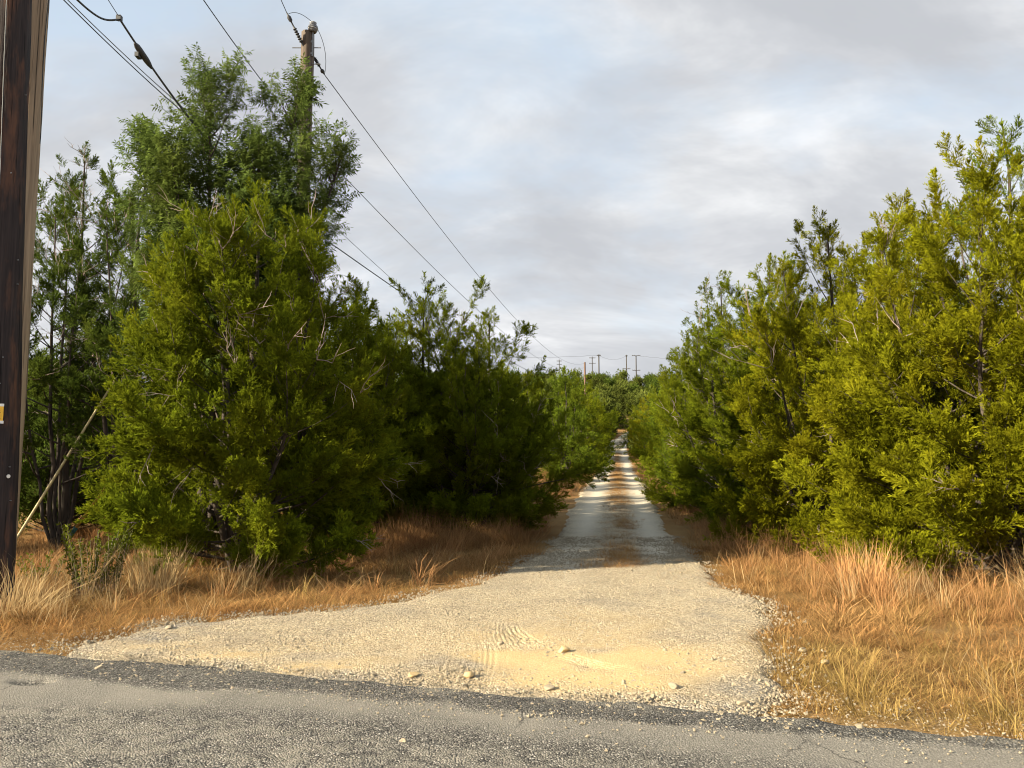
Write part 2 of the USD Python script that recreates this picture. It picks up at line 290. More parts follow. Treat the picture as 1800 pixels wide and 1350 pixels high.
# ------------------------------------------------------------------ lie of the land
_py = [-400, -60, 10, 16, 20, 29, 45, 62, 84, 110, 150, 200, 240, 300, 450, 900]
_pz = [-2, 0, 0, -0.07, 0.0, 0.42, 0.95, 1.6, 3.2, 5.6, 11.0, 19.0, 21.5, 21.0, 16.0, 6.0]
from scipy.interpolate import PchipInterpolator
_prof = PchipInterpolator(_py, _pz)
ROAD_E = np.array([0.0, 5.72]); ROAD_N = np.array([0.283, 0.959]); ROAD_U = np.array([0.959, -0.283])

def axis_x(y):
    y = np.asarray(y, float)
    return 0.135 * y + np.where(y > 88, 0.004 * (y - 88) ** 2, 0) * (y < 140) + np.where(y >= 140, 0.004 * 52 ** 2 + 0.42 * (y - 140), 0)

def ground(x, y):
    x, y = np.asarray(x, float), np.asarray(y, float)
    ya = np.where(y > 15, 15 + (y - 15) * 1.0 + 0.135 * (x - 0.135 * y) * sstep(15, 60, y), y)
    far = sstep(25, 90, y)
    z = _prof(np.clip(ya, -399, 890)) + far * 2.2 * (fb(x, y, 0.02, 3) - 0.5) * 2
    return z

def line_xy(pts, ys):
    p = np.array(pts, float)
    return np.interp(ys, p[:, 1], p[:, 0])

LEFT_EDGE = [(-3.5, 5.9), (-3.85, 6.7), (-3.9, 7.3), (-3.4, 8.1), (-2.7, 8.45), (-2.0, 8.75), (-1.3, 9.4), (-0.45, 10.7), (-0.15, 12.2), (0.55, 14.6), (1.5, 21.4)]
RIGHT_EDGE = [(1.45, 5.0), (1.8, 5.6), (2.1, 6.3), (2.35, 7.6), (2.7, 8.7), (2.95, 9.5), (2.8, 10.6), (3.2, 13.8), (3.8, 19.6), (4.15, 21.4)]
_far_y = np.concatenate([np.arange(24, 140, 4.0)])
_poly = LEFT_EDGE + [(float(axis_x(y)) - 1.38, float(y)) for y in _far_y] + [(float(axis_x(y)) + 1.2, float(y)) for y in _far_y[::-1]] + RIGHT_EDGE[::-1]
DRIVE = Polygon(_poly)
_b = DRIVE.exterior
_bp = np.array([_b.interpolate(d).coords[0] for d in np.arange(0, _b.length, 0.08)])
_bt = cKDTree(_bp)

def drive_in(x, y):
    """Metres inside the drive's edge (negative outside), ragged."""
    P = np.stack([np.ravel(x), np.ravel(y)], 1)
    d = _bt.query(P)[0]
    s = np.where(contains_xy(DRIVE, P[:, 0], P[:, 1]), d, -d).reshape(np.shape(x))
    return s + 0.55 * (fb(x, y, 1.1, 5) - 0.5) + 0.30 * (fb(x, y, 4.5, 6, 3) - 0.5)

def road_v(x, y):
    """Metres beyond the pavement's edge (negative on the pavement), wavy."""
    v = (x - ROAD_E[0]) * ROAD_N[0] + (y - ROAD_E[1]) * ROAD_N[1]
    u = (x - ROAD_E[0]) * ROAD_U[0] + (y - ROAD_E[1]) * ROAD_U[1]
    return v - 0.16 * sstep(-2.0, -0.2, u) * (1 - sstep(0.2, 1.6, u)) * 0 + 0.32 * (fb(u, v, 1.1, 8, 3) - 0.5) + 0.13 * (fb(u, v, 6.0, 9, 3) - 0.5), u

def lines(*segs):
    out = [np.arange(a, b, s) for a, b, s in segs]
    return np.unique(np.round(np.concatenate(out + [[segs[-1][1]]]), 4))

def grid(xs, ys):
    X, Y = np.meshgrid(xs, ys)
    n, m = len(xs), len(ys)
    i, j = np.meshgrid(np.arange(n - 1), np.arange(m - 1))
    a = (j * n + i).ravel()
    f = np.vstack([np.stack([a, a + 1, a + n + 1], 1), np.stack([a, a + n + 1, a + n], 1)])
    return X.ravel(), Y.ravel(), f

def keep(v, f, ok, attrs=()):
    f = f[ok[f].any(1)]
    u, inv = np.unique(f, return_inverse=True)
    return v[u], inv.reshape(-1, 3), [a[u] for a in attrs]

# ground sheet
gx = lines((-900, -120, 40), (-120, -30, 4), (-30, 30, 0.5), (30, 120, 4), (120, 900, 40))
gy = lines((-300, -40, 20), (-40, 2, 2), (2, 34, 0.4), (34, 120, 2.5), (120, 260, 6), (260, 900, 40))
X, Y, F = grid(gx, gy)
near = np.abs(X) < 31
Z = ground(X, Y) - 0.035 + 0.05 * (fb(X, Y, 0.8, 2) - 0.5) * near
obj('ground', (np.stack([X, Y, Z], 1), F), 'soil', kind='structure', smooth=True)

# paved road
ru = lines((-90, -9, 3), (-9, 7, 0.04), (7, 90, 3)); rv = lines((-6.4, -2.2, 0.3), (-2.2, 0.35, 0.022))
U, V, F = grid(ru, rv)
RX, RY = ROAD_E[0] + U * ROAD_U[0] + V * ROAD_N[0], ROAD_E[1] + U * ROAD_U[1] + V * ROAD_N[1]
ve, _ = road_v(RX, RY)
w1 = 0.10 * (fb(U, V * 0 + 3, 0.8, 11, 3) - 0.5) * 2
w2 = 0.10 * (fb(U, V * 0 + 9, 0.7, 12, 3) - 0.5) * 2
fine = 0.09 * (fb(U, V, 6.0, 13, 4) - 0.5) * 2
top = np.interp(U, [-9, -4.4, -3.2, -2.5, -1.4, 0, 1.2, 2, 3, 7], [-0.42, -0.62, -0.60, -0.66, -0.42, -0.40, -0.33, -0.28, -0.26, -0.25]) + w1 * 1.3 + fine
bot = np.interp(U, [-9, -4.4, -3.2, -1.8, -0.7, 0, 1.2, 3, 7], [-1.75, -1.45, -1.25, -0.85, -0.78, -0.74, -0.84, -1.0, -1.0]) + w2 * 0.6 + fine * 1.5
strip = sstep(0.06, -0.08, V - top + 0.05 * (fb(U, V, 22, 17, 3) - 0.5)) * sstep(-0.24, 0.2, V - bot + 0.25 * (fb(U, V, 9, 18, 4) - 0.5)) * np.clip(0.25 + 1.1 * fb(U, V, 1.6, 16, 6), 0, 0.92)
edge = sstep(-0.03, 0.05, V - top) * np.clip(1.6 * fb(U, V, 1.9, 20, 5), 0.15, 1)
scuff = np.clip(sstep(-0.9, -1.3, V) * 1.0 + 0.25 + 0.9 * sstep(-0.32, 0.0, V) * sstep(0.40, 0.60, fb(U, V, 2.2, 19, 5)), 0, 1.3)
px_, py_ = -3.62, 6.03
hole = np.exp(-(((RX - px_) * 0.97 - (RY - py_) * 0.24) / 0.17) ** 2 - (((RX - px_) * 0.24 + (RY - py_) * 0.97) / 0.085) ** 2)
strip = np.clip(strip * (1 - 0.9 * sstep(0.25, 0.7, hole)), 0, 1)
edge = np.clip(edge + 0.8 * sstep(0.3, 0.8, hole), 0, 1)
RZ = 0.012 * (1 - strip) + 0.010 * (fb(U, V, 2.2, 14) - 0.5) + 0.006 * (fb(U, V, 14.0, 15, 2) - 0.5) - 0.045 * sstep(0.15, 0.8, hole) + ground(RX, RY) + 0.008
RZ -= 0.09 * sstep(-0.06, 0.14, ve)
v, f, (ms,) = keep(np.stack([RX, RY, RZ], 1), F, ve < 0.2, [np.stack([strip, edge, scuff], 1)])
obj('paved_road', (v, f), 'asphalt', kind='structure', smooth=True, attrs={'mask': ms})

# gravel drive
dx = lines((-6.5, -1.3, 0.045), (-1.3, 1.4, 0.0125), (1.4, 5.5, 0.045), (5.5, 22, 0.22))
dy = lines((4.2, 5.75, 0.045), (5.75, 8.2, 0.0125), (8.2, 16, 0.05), (16, 40, 0.12), (40, 138, 0.5))
X, Y, F = grid(dx, dy)
inside = drive_in(X, Y)
ve, uu = road_v(X, Y)
def ell(cx, cy, a, b, ang):
    c, s = math.cos(math.radians(ang)), math.sin(math.radians(ang))
    p, q = (X - cx) * c + (Y - cy) * s, -(X - cx) * s + (Y - cy) * c
    return np.exp(-((p / a) ** 2 + (q / b) ** 2) ** 1.6)
brk = np.clip(2.6 * fb(X, Y, 2.6, 21, 6) - 0.45, 0, 1.25) * (0.6 + 0.5 * fb(X, Y, 24, 27, 3))
sand = 1.45 * ell(0.72, 6.42, 1.05, 0.72, 14) + 1.0 * ell(-1.45, 6.45, 0.62, 0.17, 22) + 0.55 * ell(-2.55, 6.72, 0.55, 0.14, 12) + 0.6 * ell(-0.05, 7.55, 0.45, 0.35, 10) + 0.8 * ell(-0.20, 6.75, 0.3, 0.22, 0) + 0.30 * ell(0.9, 8.2, 0.9, 0.9, 0) + 0.5 * ell(-3.2, 7.1, 0.9, 0.18, -18)
sand = np.clip(sand * brk + (0.30 * ell(0.3, 7.0, 2.0, 1.5, 0) + 0.25 * ell(-2.4, 7.0, 1.6, 0.7, -15)) * (0.3 + fb(X, Y, 3.5, 29, 5)), 0, 1)
dark = 0.75 * ell(-0.35, 6.42, 0.45, 0.28, -15) + 0.7 * ell(0.55, 6.95, 0.45, 0.13, 5) + 0.6 * ell(-1.75, 6.75, 0.35, 0.16, 15) + 0.75 * ell(1.75, 5.85, 0.5, 0.35, -25) + 0.4 * ell(-0.9, 6.5, 0.3, 0.3, 0)
dark = dark + 0.55 * sstep(-1.6, -3.2, X) * sstep(0.45, 0.62, fb(X, Y, 3.1, 30, 5)) + 0.35 * sstep(0.52, 0.66, fb(X, Y, 1.7, 34, 6)) * sstep(12, 9, Y)
dark = np.clip(dark * (0.2 + 1.5 * fb(X, Y, 3.3, 22)), 0, 1) * (1 - 0.75 * sand)
dark = np.maximum(dark, 0.9 * sstep(0.30, 0.0, ve + 0.35 * (fb(X, Y, 2.6, 23) - 0.5) + 0.12 * (fb(X, Y, 12, 26, 2) - 0.5)) * (1 - 0.6 * sand))
off = X - axis_x(Y)
track = np.exp(-((np.abs(off + 0.04) - 0.8) / 0.36) ** 2) * sstep(9, 16, Y)
Z = ground(X, Y) + 0.02 - 0.035 * track + 0.03 * (fb(X, Y, 1.5, 24) - 0.5)
Z = Z - 0.10 * sstep(0.10, -0.16, inside) - 0.06 * sstep(0.22, -0.12, ve)
# tyre marks: ribbed arcs pressed into the loose sand
def ribs(px, py, radius, a0, a1, n, pitch, depth):
    r = np.hypot(X - px, Y - py); a = np.degrees(np.arctan2(Y - py, X - px))
    k = (r - radius) / pitch
    on = sstep(-0.8, 0.5, k) * sstep(n + 0.8, n - 0.5, k) * sstep(a0 - 5, a0 + 8, a) * sstep(a1 + 5, a1 - 8, a) * sstep(0.25, 0.55, fb(X, Y, 2.6, 28))
    return -depth * on * (0.5 + 0.5 * np.cos(2 * np.pi * k)) * (0.5 + fb(X, Y, 5, 25))
Z += ribs(2.35, 8.15, 2.28, 188, 222, 4, 0.048, 0.016) * 0 + ribs(2.35, 8.15, 2.28, -178, -128, 4, 0.048, 0.012)
Z += ribs(4.4, 7.9, 4.35, 168, 180, 9, 0.042, 0.010) + ribs(4.4, 7.9, 4.35, -180, -168, 9, 0.042, 0.010)
Z += ribs(-6.0, 6.6, 5.45, -8, 9, 9, 0.045, 0.008)
ok = (inside > -0.2) & (ve > -0.16)
v, f, (ms, ins) = keep(np.stack([X, Y, Z], 1), F, ok, [np.stack([sand, dark, track], 1), inside])
obj('gravel_drive', (v, f), 'gravel', kind='structure', smooth=True, attrs={'mask': ms})

# ------------------------------------------------------------------ sprig prototypes
def blades(base, direction, length, width, rng, bend=0.0):
    """Kite-shaped blades, two triangles each: returns (v, f, along) with along = 0 at the base, 1 at the tip."""
    n = len(base)
    d = direction / np.linalg.norm(direction, axis=1, keepdims=True)
    side = np.cross(d, unit(rng, n)); side /= np.linalg.norm(side, axis=1, keepdims=True) + 1e-9
    L, W = np.broadcast_to(length, (n,))[:, None], np.broadcast_to(width, (n,))[:, None]
    mid = base + d * L * 0.45
    tip = base + d * L + np.array([0, 0, -1.0]) * bend * L
    v = np.stack([base, mid + side * W / 2, tip, mid - side * W / 2], 1).reshape(-1, 3)
    k = np.arange(n)[:, None] * 4
    f = np.vstack([k + [0, 1, 2], k + [0, 2, 3]])
    return v, f, np.tile([0.0, 0.55, 1.0, 0.55], n)

def plume(seed, L=0.3, spread=0.17, n_side=12, per=7, blade=0.060, width=0.0110):
    """A juniper spray along +z: side twigs that end in brushes of cord-like tips, all leaning the same way."""
    rng = np.random.default_rng(seed)
    B, D, S, W, tone = [], [], [], [], []
    bend = rng.normal(0, 0.25, 2)
    for i in range(n_side + 3):
        t = min(1.0, (i + rng.random()) / n_side)
        c = np.array([bend[0] * t * t * L, bend[1] * t * t * L, t * L])
        az = i * 2.4 + rng.normal(0, 0.5)
        ln = spread * (1.05 - 0.65 * t) * rng.uniform(0.6, 1.35)
        el = math.radians(rng.uniform(22, 58) + 22 * t)
        d = np.array([math.cos(az) * math.cos(el), math.sin(az) * math.cos(el), math.sin(el)])
        own = rng.normal(0, 0.10)
        for k in range(per):
            s = (k + rng.random()) / per
            B.append(c + d * ln * s)
            D.append(d + rng.normal(0, 0.34, 3) + [0, 0, 0.25])
            S.append(blade * rng.uniform(0.6, 1.2) * (1.1 - 0.35 * s)); W.append(width * rng.uniform(0.65, 1.25))
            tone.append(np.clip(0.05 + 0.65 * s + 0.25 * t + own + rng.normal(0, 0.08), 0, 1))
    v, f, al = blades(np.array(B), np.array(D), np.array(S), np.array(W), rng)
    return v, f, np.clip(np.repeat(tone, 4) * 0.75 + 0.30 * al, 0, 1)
PLUMES = [plume(40 + i, L=l_, spread=w_, n_side=k_, per=p_) for i, (l_, w_, k_, p_) in enumerate([(0.22, 0.17, 16, 14), (0.26, 0.19, 17, 14), (0.30, 0.15, 17, 13), (0.36, 0.17, 19, 13), (0.24, 0.22, 17, 15), (0.40, 0.14, 19, 12), (0.30, 0.20, 18, 14), (0.20, 0.15, 15, 13)])]
WIDE_PLUMES = [plume(60 + i, L=0.50, spread=0.26, n_side=15, per=9, blade=0.12, width=0.022) for i in range(4)]

def ash_spray(seed):
    """A twig with pinnate leaves of drooping lance-shaped leaflets."""
    rng = np.random.default_rng(seed)
    parts, tips, n = [], [], 0
    for i in range(7):
        t = i / 6
        az = i * 2.4 + rng.normal(0, 0.3)
        el = math.radians(rng.uniform(20, 50) + 25 * t)
        d = np.array([math.cos(az) * math.cos(el), math.sin(az) * math.cos(el), math.sin(el)])
        side = np.cross(d, [0, 0, 1.0]); side /= np.linalg.norm(side)
        nrm = np.cross(side, d)
        o = np.array([0, 0, 0.34 * t])
        ln = rng.uniform(0.16, 0.24)
        for k in range(9):
            s = 0.25 + 0.75 * ((k // 2) / 4)
            b = o + d * ln * s - np.array([0, 0, 0.18 * ln * s * s])
            sg = (1 if k % 2 else -1) if k < 8 else 0
            dd = d * (0.7 if sg else 1.0) + side * 0.75 * sg - np.array([0, 0, 0.35]) + rng.normal(0, 0.12, 3)
            dd /= np.linalg.norm(dd)
            L, W = rng.uniform(0.075, 0.11), rng.uniform(0.018, 0.027)
            sd = np.cross(dd, nrm); sd /= np.linalg.norm(sd) + 1e-9
            up = np.cross(sd, dd)
            p = np.array([b, b + dd * L * 0.4 + sd * W / 2 + up * 0.004, b + dd * L - np.array([0, 0, 0.02]), b + dd * L * 0.4 - sd * W / 2 + up * 0.004, b + dd * L * 0.45])
            parts.append((p, np.array([[0, 1, 4], [1, 2, 4], [0, 4, 3], [4, 2, 3]])))
            tips.append(np.full(5, np.clip(0.3 + 0.5 * t + rng.normal(0, 0.18), 0, 1)))
        parts.append(tube([o, o + d * ln * 0.5 - [0, 0, 0.04 * ln], o + d * ln - [0, 0, 0.18 * ln]], 0.0022, 3, False)); tips.append(np.full(9, 0.6))
    parts.append(tube([[0, 0, -0.1], [0, 0, 0.15], [0, 0, 0.34]], 0.004, 3, False)); tips.append(np.full(9, 0.1))
    v, f = join(parts)
    return v, f, np.concatenate(tips)
ASH = [ash_spray(80 + i) for i in range(5)]

def tuft(seed, n, h, spread, lean, width, curl=0.35):
    """A clump of grass: strips of three pieces that bend over."""
    rng = np.random.default_rng(seed)
    parts, tips = [], []
    for i in range(n):
        r, a = spread * math.sqrt(rng.random()), rng.uniform(0, 6.283)
        b = np.array([r * math.cos(a), r * math.sin(a), -0.01])
        az = a + rng.normal(0, 1.0)
        L = h * rng.uniform(0.55, 1.15)
        ln = abs(rng.normal(0, lean)) + 0.03
        ts = np.array([0, 0.4, 0.75, 1.0])
        out = np.array([math.cos(az), math.sin(az), 0])
        c = np.stack([b + out * L * (ln * t + curl * rng.uniform(0.3, 1.6) * t * t * (0.4 + ln)) + np.array([0, 0, L * t * (1 - 0.35 * min(1, ln) * t)]) for t in ts])
        sd = np.array([-math.sin(az + rng.normal(0, .6)), math.cos(az + rng.normal(0, .6)), 0])
        w = width * rng.uniform(0.6, 1.3) * np.array([0.8, 1.0, 0.7, 0.12])
        v = np.concatenate([c - sd * w[:, None] / 2, c + sd * w[:, None] / 2])
        parts.append((v, np.array([[0, 4, 5], [0, 5, 1], [1, 5, 6], [1, 6, 2], [2, 6, 7], [2, 7, 3]])))
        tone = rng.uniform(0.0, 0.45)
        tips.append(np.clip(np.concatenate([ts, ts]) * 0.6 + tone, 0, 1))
    v, f = join(parts)
    return v, f, np.concatenate(tips)
SHORT = [tuft(100 + i, 30, (0.08, 0.11, 0.15)[i % 3], 0.15, 0.9, 0.0050, 0.8) for i in range(6)]
BENT = [tuft(160 + i, 5, 0.5, 0.22, 0.35, 0.0042, 0.45) for i in range(5)]
MEDIUM = [tuft(120 + i, 34, 0.27, 0.13, 0.6, 0.0052, 0.6) for i in range(5)]
TALL = [tuft(140 + i, 40, 0.80, 0.17, 0.30, 0.0046, 0.34) for i in range(6)]

# ------------------------------------------------------------------ trees
def curve(p0, d, L, n, rng, up=0.25, wob=0.05):
    s = np.linspace(0, 1, n)[:, None]
    w = np.cumsum(rng.normal(0, wob * L / n, (n, 3)), 0)
    w[0] = 0
    return p0 + d * L * s + np.array([0, 0, 1.0]) * up * L * s ** 2 + w

def juniper(label, x, y, H, R, seed, mat, leaders=7, low=0.0, n=900, size=1.0, shape=(1.7, 0.75), nb=24, dead=0, protos=PLUMES, name='juniper_tree', group=None, gap=0.08, trunk_r=0.10, skirt=0.92, jit=0.06, category='tree', spike=0.2, bare=0.0, lumps=0.72):
    rng = np.random.default_rng(seed)
    t_ = thing(name, label, category, (x, y, float(ground(x, y)) - 0.06), group=group)
    def env(t, az):
        t = min(max(t, 0.0), 1.0)
        lump = meshkit.noise(np.array([math.cos(az) * 2.1, math.sin(az) * 2.1, t * 4.5 + seed]), seed)
        return R * (skirt + (1 - skirt) * min(1, t / 0.25)) * (1 - t ** shape[0]) ** shape[1] * (0.98 - lumps / 2 + lumps * float(lump))
    wood_, dead_, P, D, S = [], [], [], [], []
    for k in range(leaders):
        a = k * 2.39996 + rng.normal(0, 0.3)
        rr = 0 if k == 0 else R * 0.78 * math.sqrt(k / leaders)
        h = 1.0
        while h > 0.3 and R * (1 - h ** shape[0]) ** shape[1] < rr * 1.08:
            h -= 0.01
        h = (h * H if k else H) * (rng.uniform(0.93, 1.04) if k else 1) + (rng.uniform(-0.25, spike) if k else 0)
        topp = np.array([math.cos(a) * rr, math.sin(a) * rr, h])
        tt = np.linspace(0, 1, 9)
        base = np.array([math.cos(a), math.sin(a), 0]) * (0.07 if k else 0)
        pw = 0.9 if k < 3 else rng.uniform(0.8, 1.1)
        c = base + np.stack([topp[0] * tt ** pw, topp[1] * tt ** pw, topp[2] * tt], 1) + np.cumsum(rng.normal(0, 0.035, (9, 3)), 0) * np.array([1, 1, 0.3])
        c[0] = base
        wood_.append(tube(c, np.linspace(trunk_r * (1 if k == 0 else rng.uniform(0.45, 0.75)), 0.010, 9), 7))
        az0 = rng.uniform(0, 6.283)
        for b in range(nb):
            t = low + (0.985 - low) * ((b + rng.random()) / nb)
            if rng.random() < gap:
                continue
            az = az0 + b * 2.39996 + rng.normal(0, 0.35)
            if k and math.cos(az - a) < -0.25 and rng.random() < 0.75:
                continue
            p0 = np.array([np.interp(t, tt, c[:, j]) for j in range(3)])
            dist = p0[0] * math.cos(az) + p0[1] * math.sin(az)
            own = 0.16 * R + 0.75 * R * max(0.0, 1 - t) ** 0.8
            L = min(env(p0[2] / H, az) - dist, own + 0.1 if k else 9) * rng.uniform(0.72, 1.08) * (1.18 if rng.random() < 0.12 else 1)
            L = max(L, 0.16 + 0.25 * R * (1 - t) * rng.random())
            el = math.radians(-2 + 58 * t + rng.normal(0, 9))
            d = np.array([math.cos(az) * math.cos(el), math.sin(az) * math.cos(el), math.sin(el)])
            br = curve(p0, d, L, 6, rng, 0.26)
            wood_.append(tube(br, np.linspace(0.008 + 0.018 * (1 - t), 0.003, 6), 4, False))
            m = max(4, int(L / 0.055))
            s = np.clip((0.25 + bare) + (0.80 - bare) * np.sort(rng.random(m)) ** 0.65, 0, 1.02)
            pp = np.stack([np.interp(s, np.linspace(0, 1, 6), br[:, j]) for j in range(3)], 1)
            bd = br[-1] - br[-3]; bd /= np.linalg.norm(bd)
            P.append(pp + rng.normal(0, jit, (m, 3)) * min(1.2, 0.4 + L)); D.append(0.85 * bd + np.array([0, 0, 0.26]) + 0.75 * unit(rng, m)); S.append(rng.uniform(0.6, 1.25, m) * (0.85 + 0.25 * (1 - t)))
            if dead and rng.random() < dead * 0.6:
                q = br[rng.integers(2, 6)]
                for _ in range(rng.integers(1, 4)):
                    dv = d * 0.7 + unit(rng, 1)[0] * 0.6
                    dv /= np.linalg.norm(dv)
                    L2 = rng.uniform(0.25, 0.8)
                    c2 = curve(q, dv, L2, 5, rng, 0.0, 0.25)
                    dead_.append(tube(c2, np.linspace(0.009, 0.002, 5), 4, False))
                    for j in (1, 2, 3):
                        dead_.append(tube(curve(c2[j], unit(rng, 1)[0] * 0.7 + dv, L2 * rng.uniform(0.25, 0.5), 4, rng, 0, 0.2), np.linspace(0.005, 0.0015, 4), 3, False))
        m = 32
        tsp = 1 - 0.20 * rng.random(m) ** 0.75
        tsp[:3] = [0.997, 0.985, 0.97]
        pp = np.stack([np.interp(tsp, tt, c[:, j]) for j in range(3)], 1)
        P.append(pp + rng.normal(0, 0.05, (m, 3)) * [1, 1, 0.5] * (1 + 9 * (1 - tsp))[:, None]); D.append(np.array([0, 0, 1.0]) + 0.6 * unit(rng, m)); S.append(rng.uniform(0.6, 0.95, m))
    P, D, S = np.vstack(P), np.vstack(D), np.concatenate(S)
    okz = P[:, 2] > 0.08
    P, D, S = P[okz], D[okz], S[okz]
    if len(P) > n:
        i = rng.permutation(len(P))[:n]; P, D, S = P[i], D[i], S[i]
    obj('trunk', join(wood_), 'bark', t_, smooth=True)
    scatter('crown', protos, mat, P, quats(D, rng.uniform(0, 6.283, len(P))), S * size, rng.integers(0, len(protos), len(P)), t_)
    if dead_:
        obj('dead_twigs', join(dead_), 'dead_wood', t_, kind='stuff', smooth=True)
    return t_

def ash(label, x, y, H, R, seed, stems, n=900):
    rng = np.random.default_rng(seed)
    t_ = thing('ash_tree', label, 'tree', (x, y, float(ground(x, y)) - 0.06))
    wood_, P, D = [], [], []
    for (tx, ty, h, r) in stems:
        tt = np.linspace(0, 1, 10)
        c = np.stack([tx * tt ** 1.1, ty * tt ** 1.1, h * tt], 1) + np.cumsum(rng.normal(0, 0.03, (10, 3)), 0) * [1, 1, 0.2]
        wood_.append(tube(c, np.linspace(0.085, 0.012, 10), 7))
        for b in range(46):
            t = 0.38 + 0.61 * (b + rng.random()) / 46
            az = b * 2.4 + rng.normal(0, 0.4)
            L = r * (max(0.0, 1 - ((t - 0.55) / 0.5) ** 2) ** 0.6 * 0.85 + 0.12) * rng.uniform(0.7, 1.2)
            el = math.radians(28 + 30 * t + rng.normal(0, 10))
            d = np.array([math.cos(az) * math.cos(el), math.sin(az) * math.cos(el), math.sin(el)])
            p0 = np.array([np.interp(t, tt, c[:, j]) for j in range(3)])
            br = curve(p0, d, L, 6, rng, 0.12)
            wood_.append(tube(br, np.linspace(0.016, 0.004, 6), 4, False))
            m = max(3, int(L / 0.11))
            s = np.clip(0.3 + 0.72 * rng.random(m) ** 0.7, 0, 1)
            pp = np.stack([np.interp(s, np.linspace(0, 1, 6), br[:, j]) for j in range(3)], 1)
            bd = br[-1] - br[-3]; bd /= np.linalg.norm(bd)
            P.append(pp + rng.normal(0, 0.10, (m, 3))); D.append(0.7 * bd + [0, 0, 0.35] + 0.55 * unit(rng, m))
        P.append(c[-1] + rng.normal(0, 0.05, (6, 3)) - [0, 0, 0.15]); D.append(np.array([0, 0, 1.0]) + 0.4 * unit(rng, 6))
    P, D = np.vstack(P), np.vstack(D)
    i = rng.permutation(len(P))[:n]; P, D = P[i], D[i]
    obj('trunk', join(wood_), 'bark', t_, smooth=True)
    scatter('crown', ASH, 'ash_leaf', P, quats(D, rng.uniform(0, 6.283, len(P))), rng.uniform(0.85, 1.25, len(P)), rng.integers(0, len(ASH), len(P)), t_)
    return t_

# left of the drive
ash('tall ash tree with feathery pinnate leaves, twin tops beside the utility pole', -5.25, 13.75, 9.1, 1.5, 7, [(-0.23, 0, 8.75, 1.15), (1.10, 0.1, 8.6, 0.95), (-1.5, 0.1, 7.4, 0.95), (2.0, 0.1, 7.35, 0.85), (0.7, -0.3, 7.1, 1.05), (-0.85, -0.4, 6.9, 1.05), (1.5, 0.0, 6.1, 1.0)], n=2000)
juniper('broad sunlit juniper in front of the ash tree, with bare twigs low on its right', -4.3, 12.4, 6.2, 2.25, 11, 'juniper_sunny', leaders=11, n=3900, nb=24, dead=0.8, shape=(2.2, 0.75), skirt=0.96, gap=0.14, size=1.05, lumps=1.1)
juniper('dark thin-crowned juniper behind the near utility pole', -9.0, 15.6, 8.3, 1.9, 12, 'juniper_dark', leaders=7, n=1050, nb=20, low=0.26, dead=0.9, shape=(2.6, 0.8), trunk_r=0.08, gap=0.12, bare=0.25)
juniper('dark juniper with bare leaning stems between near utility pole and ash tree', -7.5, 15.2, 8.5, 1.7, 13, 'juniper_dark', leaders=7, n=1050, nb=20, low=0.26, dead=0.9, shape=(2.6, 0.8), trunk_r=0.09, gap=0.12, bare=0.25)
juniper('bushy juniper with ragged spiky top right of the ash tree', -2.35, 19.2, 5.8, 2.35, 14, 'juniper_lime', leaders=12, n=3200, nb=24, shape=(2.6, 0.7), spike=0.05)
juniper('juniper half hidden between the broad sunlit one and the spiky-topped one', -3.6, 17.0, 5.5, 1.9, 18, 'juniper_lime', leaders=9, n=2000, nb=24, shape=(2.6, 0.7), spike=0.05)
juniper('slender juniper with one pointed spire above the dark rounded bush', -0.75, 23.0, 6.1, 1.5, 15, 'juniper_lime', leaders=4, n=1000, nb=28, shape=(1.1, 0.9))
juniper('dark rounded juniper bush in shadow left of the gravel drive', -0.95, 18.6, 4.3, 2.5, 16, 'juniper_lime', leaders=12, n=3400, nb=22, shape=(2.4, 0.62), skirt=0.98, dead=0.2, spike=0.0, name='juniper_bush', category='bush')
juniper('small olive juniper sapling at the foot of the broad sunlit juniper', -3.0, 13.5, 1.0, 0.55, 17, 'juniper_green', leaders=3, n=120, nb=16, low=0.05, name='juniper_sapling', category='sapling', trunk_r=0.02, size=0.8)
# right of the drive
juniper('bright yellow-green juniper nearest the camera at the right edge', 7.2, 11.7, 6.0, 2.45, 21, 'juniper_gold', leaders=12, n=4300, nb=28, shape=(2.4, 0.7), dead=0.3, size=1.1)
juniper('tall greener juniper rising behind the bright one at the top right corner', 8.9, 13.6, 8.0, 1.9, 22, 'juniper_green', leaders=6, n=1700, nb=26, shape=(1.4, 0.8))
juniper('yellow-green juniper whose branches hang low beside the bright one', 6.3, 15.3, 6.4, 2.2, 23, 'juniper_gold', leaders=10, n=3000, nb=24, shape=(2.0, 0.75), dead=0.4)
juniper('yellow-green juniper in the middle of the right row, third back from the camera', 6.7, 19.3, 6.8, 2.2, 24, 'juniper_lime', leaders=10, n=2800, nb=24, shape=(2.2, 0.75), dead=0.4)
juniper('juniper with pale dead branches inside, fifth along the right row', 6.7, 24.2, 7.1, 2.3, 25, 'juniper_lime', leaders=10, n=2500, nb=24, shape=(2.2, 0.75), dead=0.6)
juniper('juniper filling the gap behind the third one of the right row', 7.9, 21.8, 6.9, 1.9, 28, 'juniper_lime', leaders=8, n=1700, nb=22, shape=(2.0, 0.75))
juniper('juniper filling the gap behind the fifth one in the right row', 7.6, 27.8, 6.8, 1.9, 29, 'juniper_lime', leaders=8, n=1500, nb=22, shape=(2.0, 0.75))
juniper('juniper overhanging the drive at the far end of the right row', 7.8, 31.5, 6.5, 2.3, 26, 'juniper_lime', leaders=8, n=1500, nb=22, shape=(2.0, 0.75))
juniper('low dark juniper bush under the far end of the right row', 6.3, 28.0, 2.3, 1.4, 27, 'juniper_green', leaders=6, n=520, nb=16, shape=(2.4, 0.6), name='juniper_bush', category='bush')

